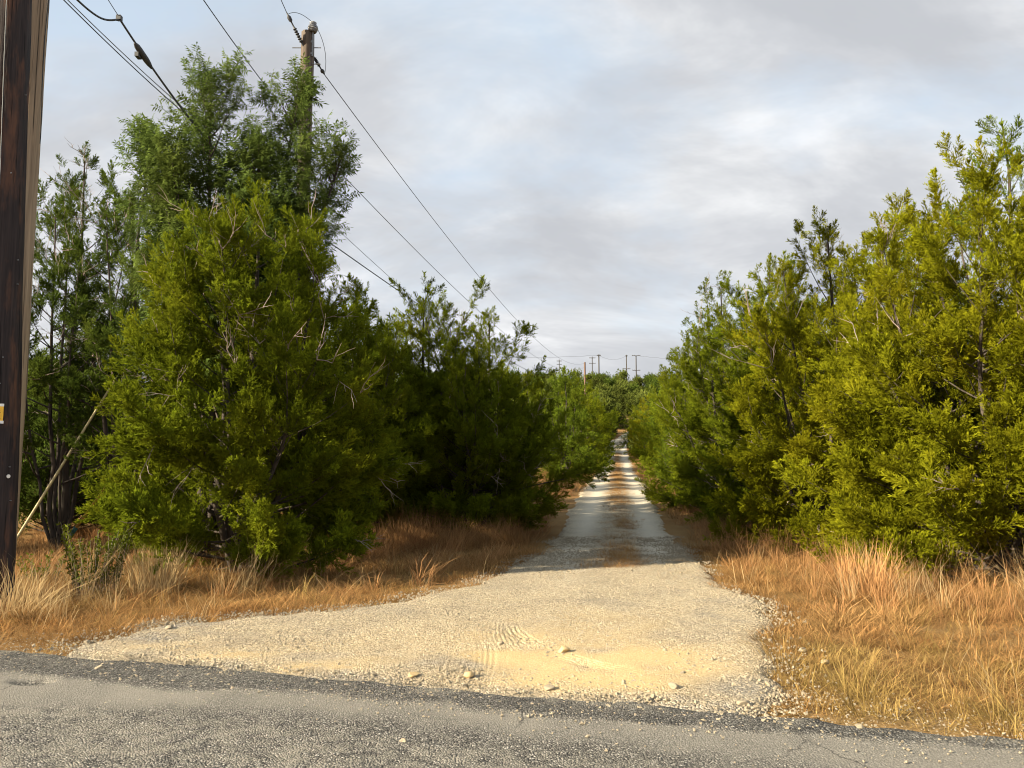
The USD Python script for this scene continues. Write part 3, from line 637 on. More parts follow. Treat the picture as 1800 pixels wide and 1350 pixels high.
# the middle distance: trees along both sides of the drive and behind the first rows
MID = [
    (2.7, 38.5, 5.4, 1.5, 'juniper_green', 'darker juniper where the drive passes the sunlit grass, left side'),
    (3.9, 46.0, 5.6, 1.6, 'juniper_lime', 'sunlit juniper second along the far left side of the drive'),
    (5.6, 56.0, 5.8, 1.8, 'juniper_lime', 'sunlit juniper third along the far left side of the drive'),
    (6.9, 68.0, 6.0, 1.9, 'juniper_lime', 'sunlit juniper fourth along the far left side of the drive'),
    (8.6, 82.0, 6.0, 2.0, 'juniper_green', 'juniper by the last bend of the drive on its left'),
    (1.0, 52.0, 6.4, 2.0, 'juniper_lime', None), (2.2, 64.0, 6.4, 2.2, 'juniper_lime', None), (3.2, 78.0, 6.6, 2.3, 'juniper_green', None), (-2.6, 44.0, 6.0, 2.0, 'juniper_green', None),
    (8.9, 39.5, 6.4, 1.9, 'juniper_lime', 'sunlit juniper on the right of the drive before its far rise'), (10.2, 48.0, 6.2, 2.0, 'juniper_green', None), (11.4, 58.0, 6.2, 2.0, 'juniper_lime', None),
    (12.4, 70.0, 5.4, 1.7, 'juniper_gold', 'small bright yellow juniper leaning over the far end of the drive'), (14.0, 84.0, 5.2, 1.9, 'juniper_lime', None),
    (9.8, 18.8, 7.4, 2.0, 'juniper_lime', None), (9.8, 24.5, 6.5, 2.1, 'juniper_green', None), (11.2, 31.0, 7.4, 2.2, 'juniper_lime', None), (12.6, 40.0, 7.0, 2.3, 'juniper_green', None), (11.6, 14.6, 7.4, 2.0, 'juniper_lime', None),
    (-17.5, 27.0, 6.8, 2.3, 'juniper_green', None), (-13.2, 24.0, 6.2, 2.0, 'juniper_dark', None), (-9.6, 26.0, 6.4, 2.1, 'juniper_green', None), (-6.2, 23.0, 6.0, 2.0, 'juniper_green', None), (-4.6, 30.0, 6.4, 2.1, 'juniper_green', None),
    (-12.0, 13.6, 6.6, 1.9, 'juniper_dark', None), (-10.8, 18.6, 3.2, 1.7, 'juniper_dark', None), (-8.0, 19.4, 3.6, 1.8, 'juniper_green', None), (-22.0, 34.0, 7.0, 2.4, 'juniper_green', None), (-14.5, 38.0, 6.6, 2.3, 'juniper_lime', None),
]
for i, (x_, y_, h_, r_, m_, lab) in enumerate(MID):
    side = 'left' if x_ < float(axis_x(y_)) else 'right'
    juniper(lab or ('juniper in the thicket behind the %s-hand row of trees' % side), x_, y_, h_, r_, 200 + i, m_, leaders=7, n=int(560 if y_ > 34 else 700), nb=16, shape=(2.2, 0.75), protos=WIDE_PLUMES, group=None if lab else 'junipers in the thicket behind the %s-hand row' % side, jit=0.2)

# the hillside: a few kinds of tree, each further one a copy under its own name
def far_tree(label, x, y, H, R, seed, mat, group):
    rng = np.random.default_rng(seed)
    t_ = thing('hillside_juniper', label, 'tree', (x, y, float(ground(x, y)) - 0.1), group=group)
    n = 3000
    lob = rng.uniform(-1, 1, (16, 3)) * np.array([R * 0.72, R * 0.72, H * 0.40]) + [0, 0, H * 0.50]
    lob[:, :2] *= (1.15 - 0.75 * np.clip(lob[:, 2:] / H, 0, 1))
    k = rng.integers(0, 16, n)
    u_ = unit(rng, n) * (rng.random((n, 1)) ** 0.35)
    P = lob[k] + u_ * np.array([R * 0.40, R * 0.40, H * 0.21]) * rng.uniform(0.6, 1.2, 16)[k][:, None]
    P[:, 2] = np.maximum(P[:, 2], 0.15)
    D = u_ + [0, 0, 0.7] + rng.normal(0, 0.4, (n, 3))
    v, f, al = blades(P, D, rng.uniform(0.22, 0.5, n), rng.uniform(0.10, 0.2, n), rng)
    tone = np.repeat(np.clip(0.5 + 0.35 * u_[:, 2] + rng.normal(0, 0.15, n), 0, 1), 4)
    obj('trunk', join([tube([[0, 0, 0], [0.05, 0, H * 0.4], [0.1, 0.05, H * 0.8]], [0.16, 0.1, 0.03], 6)]), 'bark', t_)
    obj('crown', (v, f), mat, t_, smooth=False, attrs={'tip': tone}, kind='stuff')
    return t_
def copy_of(path, name, label, category, x, y, z, rot, sc, group):
    x_ = UsdGeom.Xform.Define(stage, numbered('/World', name))
    x_.GetPrim().GetReferences().AddInternalReference(path)
    x_.ClearXformOpOrder()
    x_.AddTranslateOp().Set(Gf.Vec3d(x, y, z)); x_.AddRotateZOp().Set(rot); x_.AddScaleOp(opSuffix='size').Set(Gf.Vec3f(*sc))
    say(x_.GetPrim(), label, category, group)
    x_.GetPrim().SetInstanceable(True)
KINDS = []
for i, (m_, h_, r_) in enumerate([('juniper_far', 5.2, 2.1), ('juniper_far', 5.0, 2.0), ('juniper_dark', 5.6, 2.2), ('juniper_far', 4.4, 2.1)]):
    xx, yy = [(-6, 92), (2.5, 95), (27, 150), (8.5, 104)][i]
    KINDS.append(far_tree('juniper on the wooded hillside beyond the end of the drive', xx, yy, h_, r_, 300 + i, m_, 'junipers on the wooded hillside'))
rng = np.random.default_rng(17)
taken = [(-6, 92), (2.5, 95), (27, 150), (8.5, 104)]
tries = 0
while len(taken) < 240 and tries < 9000:
    tries += 1
    y_ = 62 + 165 * rng.random() ** 0.8
    x_ = rng.uniform(-0.10 * y_ - 4, 0.24 * y_ + 3)
    if abs(x_ - float(axis_x(y_))) < 3.3 and y_ < 150 or any((x_ - a) ** 2 + (y_ - b) ** 2 < (2.4 + 0.008 * y_) ** 2 for a, b in taken):
        continue
    if any((x_ - m[0]) ** 2 + (y_ - m[1]) ** 2 < 9 for m in MID):
        continue
    taken.append((x_, y_))
    s_ = rng.uniform(0.8, 1.25)
    copy_of(KINDS[rng.choice([0, 1, 1, 2, 3])], 'hillside_juniper', 'juniper on the wooded hillside beyond the end of the drive', 'tree', x_, y_, float(ground(x_, y_)) - 0.1, rng.uniform(0, 360), (s_ * 1.1, s_ * 1.1, s_ * rng.uniform(0.85, 1.15)), 'junipers on the wooded hillside')
# far-off woods either side and behind: one mass
wx, wy = [], []
for _ in range(900):
    y_ = rng.uniform(40, 330); x_ = rng.uniform(-260, 260)
    if -0.10 * y_ - 6 < x_ < 0.24 * y_ + 6 and y_ < 232 or abs(x_) < 0.3 * y_ and y_ < 60:
        continue
    wx.append(x_); wy.append(y_)
wx, wy = np.array(wx), np.array(wy)
rw = np.random.default_rng(3)
n = 900
u_ = unit(rw, n) * (rw.random((n, 1)) ** 0.3)
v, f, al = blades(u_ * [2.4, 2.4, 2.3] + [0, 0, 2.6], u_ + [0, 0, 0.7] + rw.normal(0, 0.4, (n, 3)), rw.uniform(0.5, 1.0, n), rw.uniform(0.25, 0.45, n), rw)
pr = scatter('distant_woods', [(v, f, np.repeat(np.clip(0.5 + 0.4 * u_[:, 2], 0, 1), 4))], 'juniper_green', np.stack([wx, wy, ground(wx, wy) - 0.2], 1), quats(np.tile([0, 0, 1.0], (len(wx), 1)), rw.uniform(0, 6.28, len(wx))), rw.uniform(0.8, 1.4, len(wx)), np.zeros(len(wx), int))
say(pr, 'far-off juniper woods spread over the hill on both sides', 'woods')

# ------------------------------------------------------------------ utility poles, wires, guys
def shaft(p0, p1, r0, r1, seed, sides=28, rings=40):
    s = np.linspace(0, 1, rings)[:, None]
    c = np.array(p0) * (1 - s) + np.array(p1) * s
    v, f = tube(c, np.linspace(r0, r1, rings), sides)
    d = v - np.array(p0)
    ax = np.array(p1, float) - p0; ax /= np.linalg.norm(ax)
    rad = d - (d @ ax)[:, None] * ax
    nn = rad / (np.linalg.norm(rad, axis=1, keepdims=True) + 1e-9)
    a = np.arctan2(rad[:, 1], rad[:, 0])
    h = meshkit.fbm(np.stack([np.cos(a) * 5, np.sin(a) * 5, d[:, 2] * 0.35], -1), 4, seed) - 0.5
    ridge = np.sin(a * 9 + 3 * meshkit.noise(np.stack([a * 0, a * 0, d[:, 2] * 0.5], -1), seed))
    v = v + nn * (0.055 * h + 0.004 * ridge)[:, None] * (r0 / 0.2)
    return v, f
ND = np.array([-6.06, 9.2]); NL = np.array([-6.35, 9.78]); P2 = np.array([-5.0, 18.0])
g = lambda q: float(ground(*q))
t_ = thing('utility_pole', 'dark creosoted utility pole with yellow number tag at the left edge', 'utility pole', (ND[0], ND[1], g(ND) - 0.2), group=None)
obj('shaft', shaft([0, 0, 0], [-0.42, 0, 13.5], 0.235, 0.185, 1), 'creosote_wood', t_, smooth=True)
az = math.atan2(-ND[1], -ND[0])
def on_pole(az_, z, r):
    return np.array([-0.42 * z / 13.5 + r * math.cos(az_), r * math.sin(az_), z])
def plate(az_, z, w, h, r, t=0.004):
    m = trimesh.creation.box([w, t, h])
    m.apply_transform(trimesh.transformations.rotation_matrix(az_ + math.pi / 2, [0, 0, 1]))
    m.apply_translation(on_pole(az_, z, r))
    return np.array(m.vertices), np.array(m.faces)
AT = az + 0.10
pth = obj('number_tag', plate(AT, 2.42, 0.085, 0.17, 0.236), 'tag_yellow', t_)
obj('tag_border', join([plate(AT, 2.42 + sz * 0.100, 0.095, 0.032, 0.236) for sz in (-1, 1)]), 'tag_white', pth)
let = []
for i, ch in enumerate('176'):
    m = meshkit.text_mesh(ch, 0.036, 0.002, bold=True)
    m.apply_translation(-m.bounds.mean(0))
    m.apply_transform(trimesh.transformations.rotation_matrix(math.pi / 2, [1, 0, 0]))
    m.apply_transform(trimesh.transformations.rotation_matrix(AT + math.pi / 2, [0, 0, 1]))
    m.apply_translation(on_pole(AT, 2.465 - 0.048 * i, 0.240))
    let.append((np.array(m.vertices), np.array(m.faces)))
obj('tag_digits', join(let), 'tag_ink', pth)
m = trimesh.creation.cylinder(0.022, 0.008, sections=16)
m.apply_transform(trimesh.transformations.rotation_matrix(math.pi / 2, [0, 1, 0])); m.apply_transform(trimesh.transformations.rotation_matrix(az + 0.62, [0, 0, 1])); m.apply_translation(on_pole(az + 0.62, 1.69, 0.236))
obj('nail_disc', (np.array(m.vertices), np.array(m.faces)), 'tag_white', t_)
zz = np.linspace(0.3, 13, 40)
rn = np.random.default_rng(77)
for q in range(9):
    aq, zq = az + rn.uniform(-0.2, 1.0), rn.uniform(0.9, 6.5)
    o_ = on_pole(aq, zq, 0.232); d_ = np.array([math.cos(aq), math.sin(aq), 0])
    obj('nail', tube([o_, o_ + d_ * 0.018], 0.007, 6), 'steel_grey', t_)
obj('ground_wire', tube(np.stack([on_pole(az - 0.25, z, 0.238 - 0.05 * z / 13.5 + 0.006 * math.sin(z * 2.1)) for z in zz]), 0.005, 5), 'wire_grey', t_)

t_ = thing('utility_pole', 'weathered grey-brown utility pole just behind the dark pole at the left edge', 'utility pole', (NL[0], NL[1], g(NL) - 0.2))
obj('shaft', shaft([0, 0, 0], [0.0, 0, 15.7], 0.155, 0.118, 2), 'pale_wood', t_, smooth=True)
zz = np.linspace(6.0, 15, 50)
obj('ground_wire', tube(np.stack([0.148 + 0.03 * np.sin(zz * 1.3) ** 2 * (zz < 9), -0.03 + 0 * zz, zz], 1), 0.006, 5), 'wire_dark', t_)
obj('cable_bracket', join([box(0.12, 0, z, 0.16, 0.05, 0.06) for z in (8.25, 9.3, 11.15)]), 'steel_grey', t_)
obj('top_insulator', join([(lambda m: (np.array(m.vertices), np.array(m.faces)))(trimesh.creation.revolve([[0, 0], [.06, 0], [.06, .05], [.03, .06], [.06, .08], [.055, .12], [0.03, .13], [0, .14]], sections=16).apply_translation([0.0, -0.02, 15.7]))]), 'porcelain_grey', t_)

gz2 = g(P2)
t_ = thing('utility_pole', 'tall wooden utility pole with insulators rising behind the ash tree', 'utility pole', (P2[0], P2[1], gz2 - 0.2))
off = -(gz2 - 0.2)
obj('shaft', shaft([0, 0, 0], [0, 0, 12.13 + off], 0.19, 0.148, 3), 'weathered_wood', t_, smooth=True)
def W(px_, y_, z_):   # a world point in the pole's own space
    return np.array([px_ - P2[0], y_ - P2[1], z_ + off])
def lathe(profile, at_, sections=18, axis=None):
    m = trimesh.creation.revolve(profile, sections=sections)
    v = np.array(m.vertices)
    if axis is not None:
        a = np.array(axis, float); a /= np.linalg.norm(a)
        q = quats(a[None], np.zeros(1))[0]
        v = trimesh.transform_points(v, trimesh.transformations.quaternion_matrix(q))
    return v + at_, np.array(m.faces)
pin = W(-4.86, 17.92, 12.10)
ip = obj('pin_insulator', join([lathe([[0, 0.0], [.085, 0.0], [.11, .04], [.10, .07], [.055, .075], [.055, .085], [.125, .10], [.115, .15], [.06, .155], [.06, .17], [.085, .18], [.08, .23], [.04, .25], [0, .25]], pin)]), 'porcelain_grey', t_, smooth=40)
obj('insulator_rim', join([lathe([[.10, .066], [.118, .07], [.118, .084], [.10, .088]], pin), lathe([[.07, .226], [.086, .23], [.086, .243], [.07, .247]], pin)]), 'porcelain_white', ip)
obj('insulator_post', join([tube([pin - [0, 0, 0.62], pin], 0.022, 10), box(*(pin - [0.045, 0, 0.55]), 0.09, 0.05, 0.05), box(*(pin - [0.045, 0, 0.25]), 0.09, 0.05, 0.05)]), 'steel_grey', t_)
def deadend(p0, p1):
    p0, p1 = np.array(p0), np.array(p1)
    d = p1 - p0; L = np.linalg.norm(d)
    prof = [[0, 0], [.02, 0], [.02, L * .12]] + [q for k in range(6) for q in ([.030, L * (.14 + .07 * k)], [.052, L * (.165 + .07 * k)], [.030, L * (.19 + .07 * k)])] + [[.018, L * .60], [.018, L * .72], [.045, L * .76], [.05, L * .86], [.02, L * .92], [0.012, L]]
    return lathe(prof, p0, 14, d)
A4n, A4f = np.array([-5.42, 17.6, 12.42]), np.array([-4.66, 18.35, 11.24])
obj('strain_insulator', join([deadend(W(-5.06, 17.88, 11.70), W(*A4n))]), 'wire_dark', t_, smooth=40)
obj('strain_insulator', join([deadend(W(-4.90, 18.12, 11.62), W(*A4f))]), 'wire_dark', t_, smooth=40)
s = np.linspace(0, 1, 14)[:, None]
def bez(a, b, c, d):
    return a * (1 - s) ** 3 + 3 * b * s * (1 - s) ** 2 + 3 * c * s * s * (1 - s) + d * s ** 3
topi = pin + [0, 0, 0.24]
obj('jumper_wire', tube(bez(W(*A4n) + [0.05, 0, -0.04], W(*A4n) + [0.25, 0.05, 0.10], topi + [-0.15, -0.05, 0.12], topi), 0.007, 5), 'wire_dark', t_)
obj('jumper_wire', tube(bez(topi, topi + [0.22, 0, -0.25], W(*A4f) + [0.10, 0, 0.5], W(*A4f)), 0.007, 5), 'wire_dark', t_)
bolts = [tube([W(-5.36, 17.95, z), W(-4.66, 17.95, z)], 0.012, 6) for z in (11.72, 11.30)]
obj('through_bolt', bolts[0], 'steel_grey', t_); obj('through_bolt', bolts[1], 'steel_grey', t_)
obj('guy_clamp', join([lathe([[0, 0], [.05, 0], [.06, .03], [.05, .07], [.02, .10], [0, .10]], W(-5.02, 17.86, 11.0), 12, [0, -1, 0]), lathe([[.05, .0], [.075, .02], [.05, .04]], W(-5.02, 17.83, 10.93), 12, [0, -1, 0])]), 'steel_grey', t_)
obj('cable_clamp', join([box(*W(-4.97, 17.84, z), 0.14, 0.08, 0.10) for z in (9.49, 7.85, 7.30)]), 'steel_grey', t_)

def span(a, b, sag, n=48):
    t = np.linspace(0, 1, n)[:, None]
    p = np.array(a, float) * (1 - t) + np.array(b, float) * t
    p[:, 2] -= (4 * sag * t * (1 - t))[:, 0]
    return p
PA = np.array([11.19, 118.0, 16.89])
def wire(label, pts, r, mat='wire_dark', name='power_line', cat='power line', group=None):
    o = obj(name, tube(pts, r, 6), mat, smooth=True)
    say(stage.GetPrimAtPath(o), label, cat, group)
wire('topmost power line from the insulator on the pole out over the top of the picture', span(A4n, [-6.6, 9.78, 15.8], 0.05), 0.010)
wire('topmost power line from the pole with insulators down to the distant pole over the trees', span(A4f, PA, 2.5), 0.011)
wire('second power line, below the topmost one, crossing behind the ash tree to the distant pole', np.vstack([span([-6.2, 9.78, 10.95], [-5.0, 17.82, 9.49], 0.2), span([-5.0, 17.84, 9.49], PA - [0, 0, 0.6], 2.5)[1:]]), 0.010)
wire('upper one of two close telephone cables left of the ash tree', np.vstack([span([-6.2, 9.74, 8.06], [-4.97, 17.8, 7.93], 0.23), span([-4.97, 17.84, 7.93], PA - [0, 0, 2.0], 3.37)[1:]]), 0.007, 'wire_grey', 'telephone_cable', 'cable')
wire('lower one of two close telephone cables left of the ash tree', span([-6.2, 9.78, 8.01], [-4.97, 17.8, 7.82], 0.238), 0.008, 'wire_dark', 'telephone_cable', 'cable')
MS = span([-6.2, 9.82, 9.08], [-4.97, 17.8, 7.30], 0.653)
wire('thin messenger wire that carries the thick black cable down to the pole', MS, 0.006, 'wire_dark', 'messenger_wire', 'cable')
t_ = thing('black_cable', 'thick black cable with a splice, looping onto its messenger wire near the top left', 'cable', (0, 0, 0))
far_ = span([-4.97, 17.84, 7.30], PA - [0, 0, 2.3], 1.85)
k0 = int(np.argmin(np.abs(MS[:, 1] - 11.25)))
low_ = MS[k0:] + [0.02, 0, -0.05]
start = MS[k0] + [0, 0, -0.03]
loop = np.vstack([np.array([[-6.34, 9.75, 8.48], [-6.18, 10.0, 8.18], [-6.13, 10.3, 8.14], [-6.11, 10.5, 8.14], [-6.09, 10.75, 8.17], [-6.05, 10.95, 8.23]]), start[None]])
tl = np.linspace(0, 1, len(loop))
from scipy.interpolate import CubicSpline
loop = CubicSpline(tl, loop)(np.linspace(0, 1, 24))
obj('cable', tube(np.vstack([loop[:-1], low_, far_[1:]]), 0.015, 7), 'wire_dark', t_, smooth=True)
ks = k0 + 2
dS = MS[ks + 1] - MS[ks]
obj('splice_case', lathe([[0, 0], [.022, .02], [.045, .08], [.05, .16], [.05, .34], [.04, .42], [.02, .5], [0, .52]], MS[ks] + [0.02, 0, -0.06], 12, dS), 'wire_dark', t_, smooth=True)
obj('lashing_clamp', box(*(MS[k0] + [0, 0, -0.01]), 0.07, 0.07, 0.07), 'wire_dark', t_)
obj('lashing_clamp', box(*(MS[ks + 1] + [-0.02, 0, -0.12]), 0.06, 0.12, 0.07), 'wire_dark', t_)

def guy(label, top_, anchor, g0, g1, gmat, r, teal=None):
    top_, anchor = np.array(top_, float), np.array(anchor, float)
    t_ = thing('guy_wire', label, 'guy wire', anchor)
    L = top_ - anchor
    obj('cable', tube([np.zeros(3), L], 0.007, 6), 'wire_grey', t_)
    obj('guard', tube([L * q for q in np.linspace(g0, g1, 8)], np.linspace(r, r * 0.85, 8), 10), gmat, t_, smooth=True)
    if teal:
        obj('sleeve', tube([L * q for q in np.linspace(*teal, 4)], r * 1.5, 10), 'guard_teal', t_, smooth=True)
    obj('anchor_rod', join([tube([-L * 0.02, L * 0.03], 0.014, 8), lathe([[.02, 0], [.05, .02], [.02, .04]], L * 0.03, 10, L)]), 'steel_grey', t_)
guy('guy wire in a long tan plastic guard leaning from the grass beside the dark pole', (-5.02, 17.85, 10.97), (-8.44, 12.99, float(ground(-8.44, 12.99))), 0.035, 0.295, 'guard_tan', 0.024)
guy('guy wire in an orange guard with a teal sleeve under the dark junipers', (-4.9, 17.85, 7.54), (-9.24, 16.15, float(ground(-9.24, 16.15))), 0.03, 0.19, 'guard_orange', 0.030, teal=(0.025, 0.05))

# far poles on the ridge
def far_pole(label, x, y, top_, r, arms, mat, group=None):
    z0 = float(ground(x, y)) - 0.3
    t_ = thing('utility_pole', label, 'utility pole', (x, y, z0), group=group)
    H = top_ - z0
    obj('shaft', tube([[0, 0, 0], [0, 0, H]], [r * 1.25, r], 12), mat, t_, smooth=True)
    for dz, half in arms:
        p_ = obj('crossarm', box(0, -r - 0.06, H - dz, 2 * half, 0.14, 0.18), 'pole_far_grey', t_)
        obj('insulators', join([lathe([[0, 0], [.05, 0], [.07, .08], [.05, .2], [0, .22]], np.array([q * half, -r - 0.06, H - dz + 0.09]), 8) for q in (-0.9, -0.45, 0.45, 0.9)]), 'porcelain_grey', p_)
    return np.array([x, y, top_])
far_pole('reddish wooden pole on the hillside at the end of the near power line', 11.19, 118.0, 17.0, 0.14, [], 'far_wood')
FB = far_pole('faintest far pole with two short crossarms, leftmost on the ridge', 17.85, 290.0, 40.4, 0.14, [(0.6, 0.95), (1.9, 0.95)], 'pole_far_grey')
far_pole('short grey post standing among the ridge trees', 16.55, 205.0, 26.6, 0.13, [], 'pole_far_grey')
FD = far_pole('far pole with crossarms just left of the thick dark pole on the ridge', 30.33, 290.0, 41.49, 0.17, [(0.5, 1.15), (2.6, 1.25)], 'pole_far_grey')
FE = far_pole('thick dark pole with a small top crossarm in the middle of the ridge', 26.02, 230.0, 33.9, 0.19, [(0.35, 0.6)], 'pole_far_grey')
FF = far_pole('far pole with a low crossarm, second from the right on the ridge', 37.28, 250.0, 36.6, 0.16, [(0.4, 0.35), (4.6, 1.2)], 'pole_far_grey')
FG = far_pole('far pole with a wide crossarm at its very top, rightmost on the ridge', 38.0, 235.0, 34.3, 0.17, [(0.1, 1.3), (4.6, 1.2)], 'pole_far_grey')
wire('far power line that runs level along the ridge to the thick dark pole', span([-30, 205, 31.5], FE - [0, 0, 0.2], 1.2), 0.035, 'wire_grey')
wire('far power line that sags between the thick dark pole and the pole right of it', span(FE - [0, 0, 0.2], FF - [0, 0, 0.3], 1.3), 0.03, 'wire_grey')
wire('far power line from the rightmost ridge pole off behind the right-hand trees', span(FG, [80, 240, 35.5], 1.5), 0.03, 'wire_grey')

# ------------------------------------------------------------------ grass, weeds
rng = np.random.default_rng(5)
def lay(name, protos, mat, x, y, lo, hi, label, lean=0.15, lift=-0.03):
    z = ground(x, y) + lift
    d = np.array([0, 0, 1.0]) + lean * rng.normal(size=(len(x), 3))
    pr = scatter(name, protos, mat, np.stack([x, y, z], 1), quats(d, rng.uniform(0, 6.283, len(x))), rng.uniform(lo, hi, len(x)), rng.integers(0, len(protos), len(x)))
    say(pr, label, 'grass')
    return len(x)
def field(n, x0, x1, y0, y1, keepfn):
    x, y = rng.uniform(x0, x1, n), rng.uniform(y0, y1, n)
    di, rv_ = drive_in(x, y), road_v(x, y)[0]
    k = (rng.random(n) < keepfn(x, y, di, rv_)) & (di < 0.42) & (rv_ > 0.02)
    return x[k], y[k]
cnt = {}
# close, curling orange-brown grass of the verges
def f_orange(x, y, di, rv_):
    right = (x > 2)
    strawy = sstep(2.6, 0.6, rv_) * right
    return np.clip((sstep(0.06, -0.25, di) + 0.10 * sstep(0.42, 0.05, di) * sstep(0.5, 0.62, fb(x, y, 1.3, 39))) * (1 - 0.85 * strawy) * sstep(0.0, 0.5, rv_) * np.clip(2.2 * fb(x, y, 0.9, 31, 5) - 0.35, 0.08, 1.2), 0, 1)
x, y = field(13000, -10, 10.5, 4.0, 16, f_orange)
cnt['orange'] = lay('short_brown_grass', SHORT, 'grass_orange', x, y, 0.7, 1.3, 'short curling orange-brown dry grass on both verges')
def f_straw(x, y, di, rv_):
    right = (x > 2)
    return np.clip((sstep(3.2, 0.6, rv_) * right + 0.16) * (0.3 + 1.2 * fb(x, y, 0.9, 32)) * sstep(0.10, -0.2, di) * sstep(-0.02, 0.35, rv_), 0, 1)
x, y = field(9000, -8, 9, 3.0, 13, f_straw)
cnt['straw'] = lay('straw_grass', SHORT + MEDIUM[:1], 'grass_straw', x, y, 0.45, 1.05, 'pale straw-yellow grass thinning out towards the pavement')
# mid-height brown grass further back
def f_mid(x, y, di, rv_):
    return np.clip(sstep(-0.15, -0.7, di) * (0.25 + 1.2 * fb(x, y, 0.5, 33)), 0, 1) * np.where(y < 12, 0.22, 1)
x, y = field(5200, -12, 12, 8.5, 36, f_mid)
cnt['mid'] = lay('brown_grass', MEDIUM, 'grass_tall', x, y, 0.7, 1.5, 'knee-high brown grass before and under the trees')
xs_, ys_ = field(800, -9, 9, 5.5, 15, lambda x, y, di, r: sstep(0.05, -0.4, di) * sstep(0.2, 0.9, r) * 0.55)
cnt['bent'] = lay('grass_stems', BENT, 'grass_pale', xs_, ys_, 0.4, 0.95, 'single pale dry stems bending over the short grass')
def f_far(x, y, di, rv_):
    return sstep(0.0, -0.3, di)
x, y = field(5200, -16, 20, 30, 100, lambda x, y, di, r: sstep(0.05, -0.3, di) * np.where(np.abs(x - axis_x(y)) < 5, 1.0, 0.25))
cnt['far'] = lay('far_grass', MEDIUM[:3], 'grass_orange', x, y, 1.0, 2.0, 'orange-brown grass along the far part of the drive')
# tall bunch grass: left of the mouth, along the right-hand trees, below the dark bush
def tall_band(n, pts, w, seed):
    r = np.random.default_rng(seed)
    pts = np.array(pts, float)
    t = r.uniform(0, len(pts) - 1, n)
    i = np.arange(len(pts))
    x = np.interp(t, i, pts[:, 0]) + r.normal(0, w, n); y = np.interp(t, i, pts[:, 1]) + r.normal(0, w, n)
    k = (drive_in(x, y) < -0.25) & (road_v(x, y)[0] > 0.35)
    return x[k], y[k]
xa, ya = tall_band(46, [(-6.6, 8.2), (-5.6, 9.2), (-4.7, 10.4), (-3.6, 11.0)], 0.75, 1)
xb, yb = tall_band(90, [(9.0, 7.6), (7.2, 8.4), (5.9, 9.0), (4.9, 9.9), (4.5, 10.8)], 0.85, 2)
cnt['tall'] = lay('tall_grass', TALL, 'grass_pale', np.r_[xa, xb[:30]], np.r_[ya, yb[:30]], 0.35, 1.0, 'tall pale dry stems standing along both rows of trees', lean=0.12)
xc, yc = tall_band(210, [(-3.6, 15.2), (-2.4, 15.6), (-1.2, 16.2), (0.0, 17.2)], 0.5, 3)
xd, yd = tall_band(90, [(4.6, 14.0), (5.0, 17.0), (5.6, 21.0)], 0.5, 4)
cnt['tall2'] = lay('reddish_grass', TALL, 'grass_tall', np.r_[xb[30:], xc, xd], np.r_[yb[30:], yc, yd], 0.4, 0.95, 'tall reddish-brown bunch grass along the tree rows', lean=0.12)
# grass strip between the wheel tracks
n = 3200
y = 12.5 + 70 * rng.random(n) ** 1.4
x = axis_x(y) + 0.02 + rng.normal(0, 1, n) * (0.12 + 0.12 * rng.random(n)) + 0.35 * (fb(y * 0, y, 0.35, 35) - 0.5)
k = fb(x * 0.9, y, 0.42, 36, 4) + 0.9 * (rng.random(n) - 0.5) * 0.35 + 0.32 * sstep(14, 28, y) > 0.63
x, y = x[k], y[k]
cnt['strip'] = lay('centre_strip_grass', SHORT, 'grass_orange', x, y, 0.45, 1.0, 'patchy brown grass between the two wheel tracks of the drive', lift=-0.005)

def tussock(label, x, y, h, n, spread, seed, mat, lean=0.22):
    v, f, tp = tuft(seed, n, h, spread, lean, 0.007, 0.3)
    t_ = thing('grass_tussock', label, 'grass tussock', (x, y, float(ground(x, y)) - 0.03))
    obj('stems', (v, f), mat, t_, smooth=False, attrs={'tip': tp}, kind='stuff')
tussock('upright reddish grass tussock in front of the right-hand junipers', 4.5, 10.1, 0.72, 240, 0.36, 501, 'grass_tall')
tussock('arching brown grass tussock at the foot of the dark rounded bush', -2.0, 16.6, 0.95, 420, 0.40, 502, 'grass_tall', lean=0.5)
tussock('pale grass tussock beside the green weed bush near the left pole', -4.6, 10.2, 0.70, 200, 0.30, 503, 'grass_pale', lean=0.3)
tussock('large pale grass tussock at the right edge of the picture', 6.2, 8.6, 0.85, 240, 0.42, 504, 'grass_pale', lean=0.3)
tussock('leaning straw-coloured grass tussock at the left edge of the picture', -5.5, 8.6, 0.50, 240, 0.42, 505, 'grass_pale', lean=0.6)
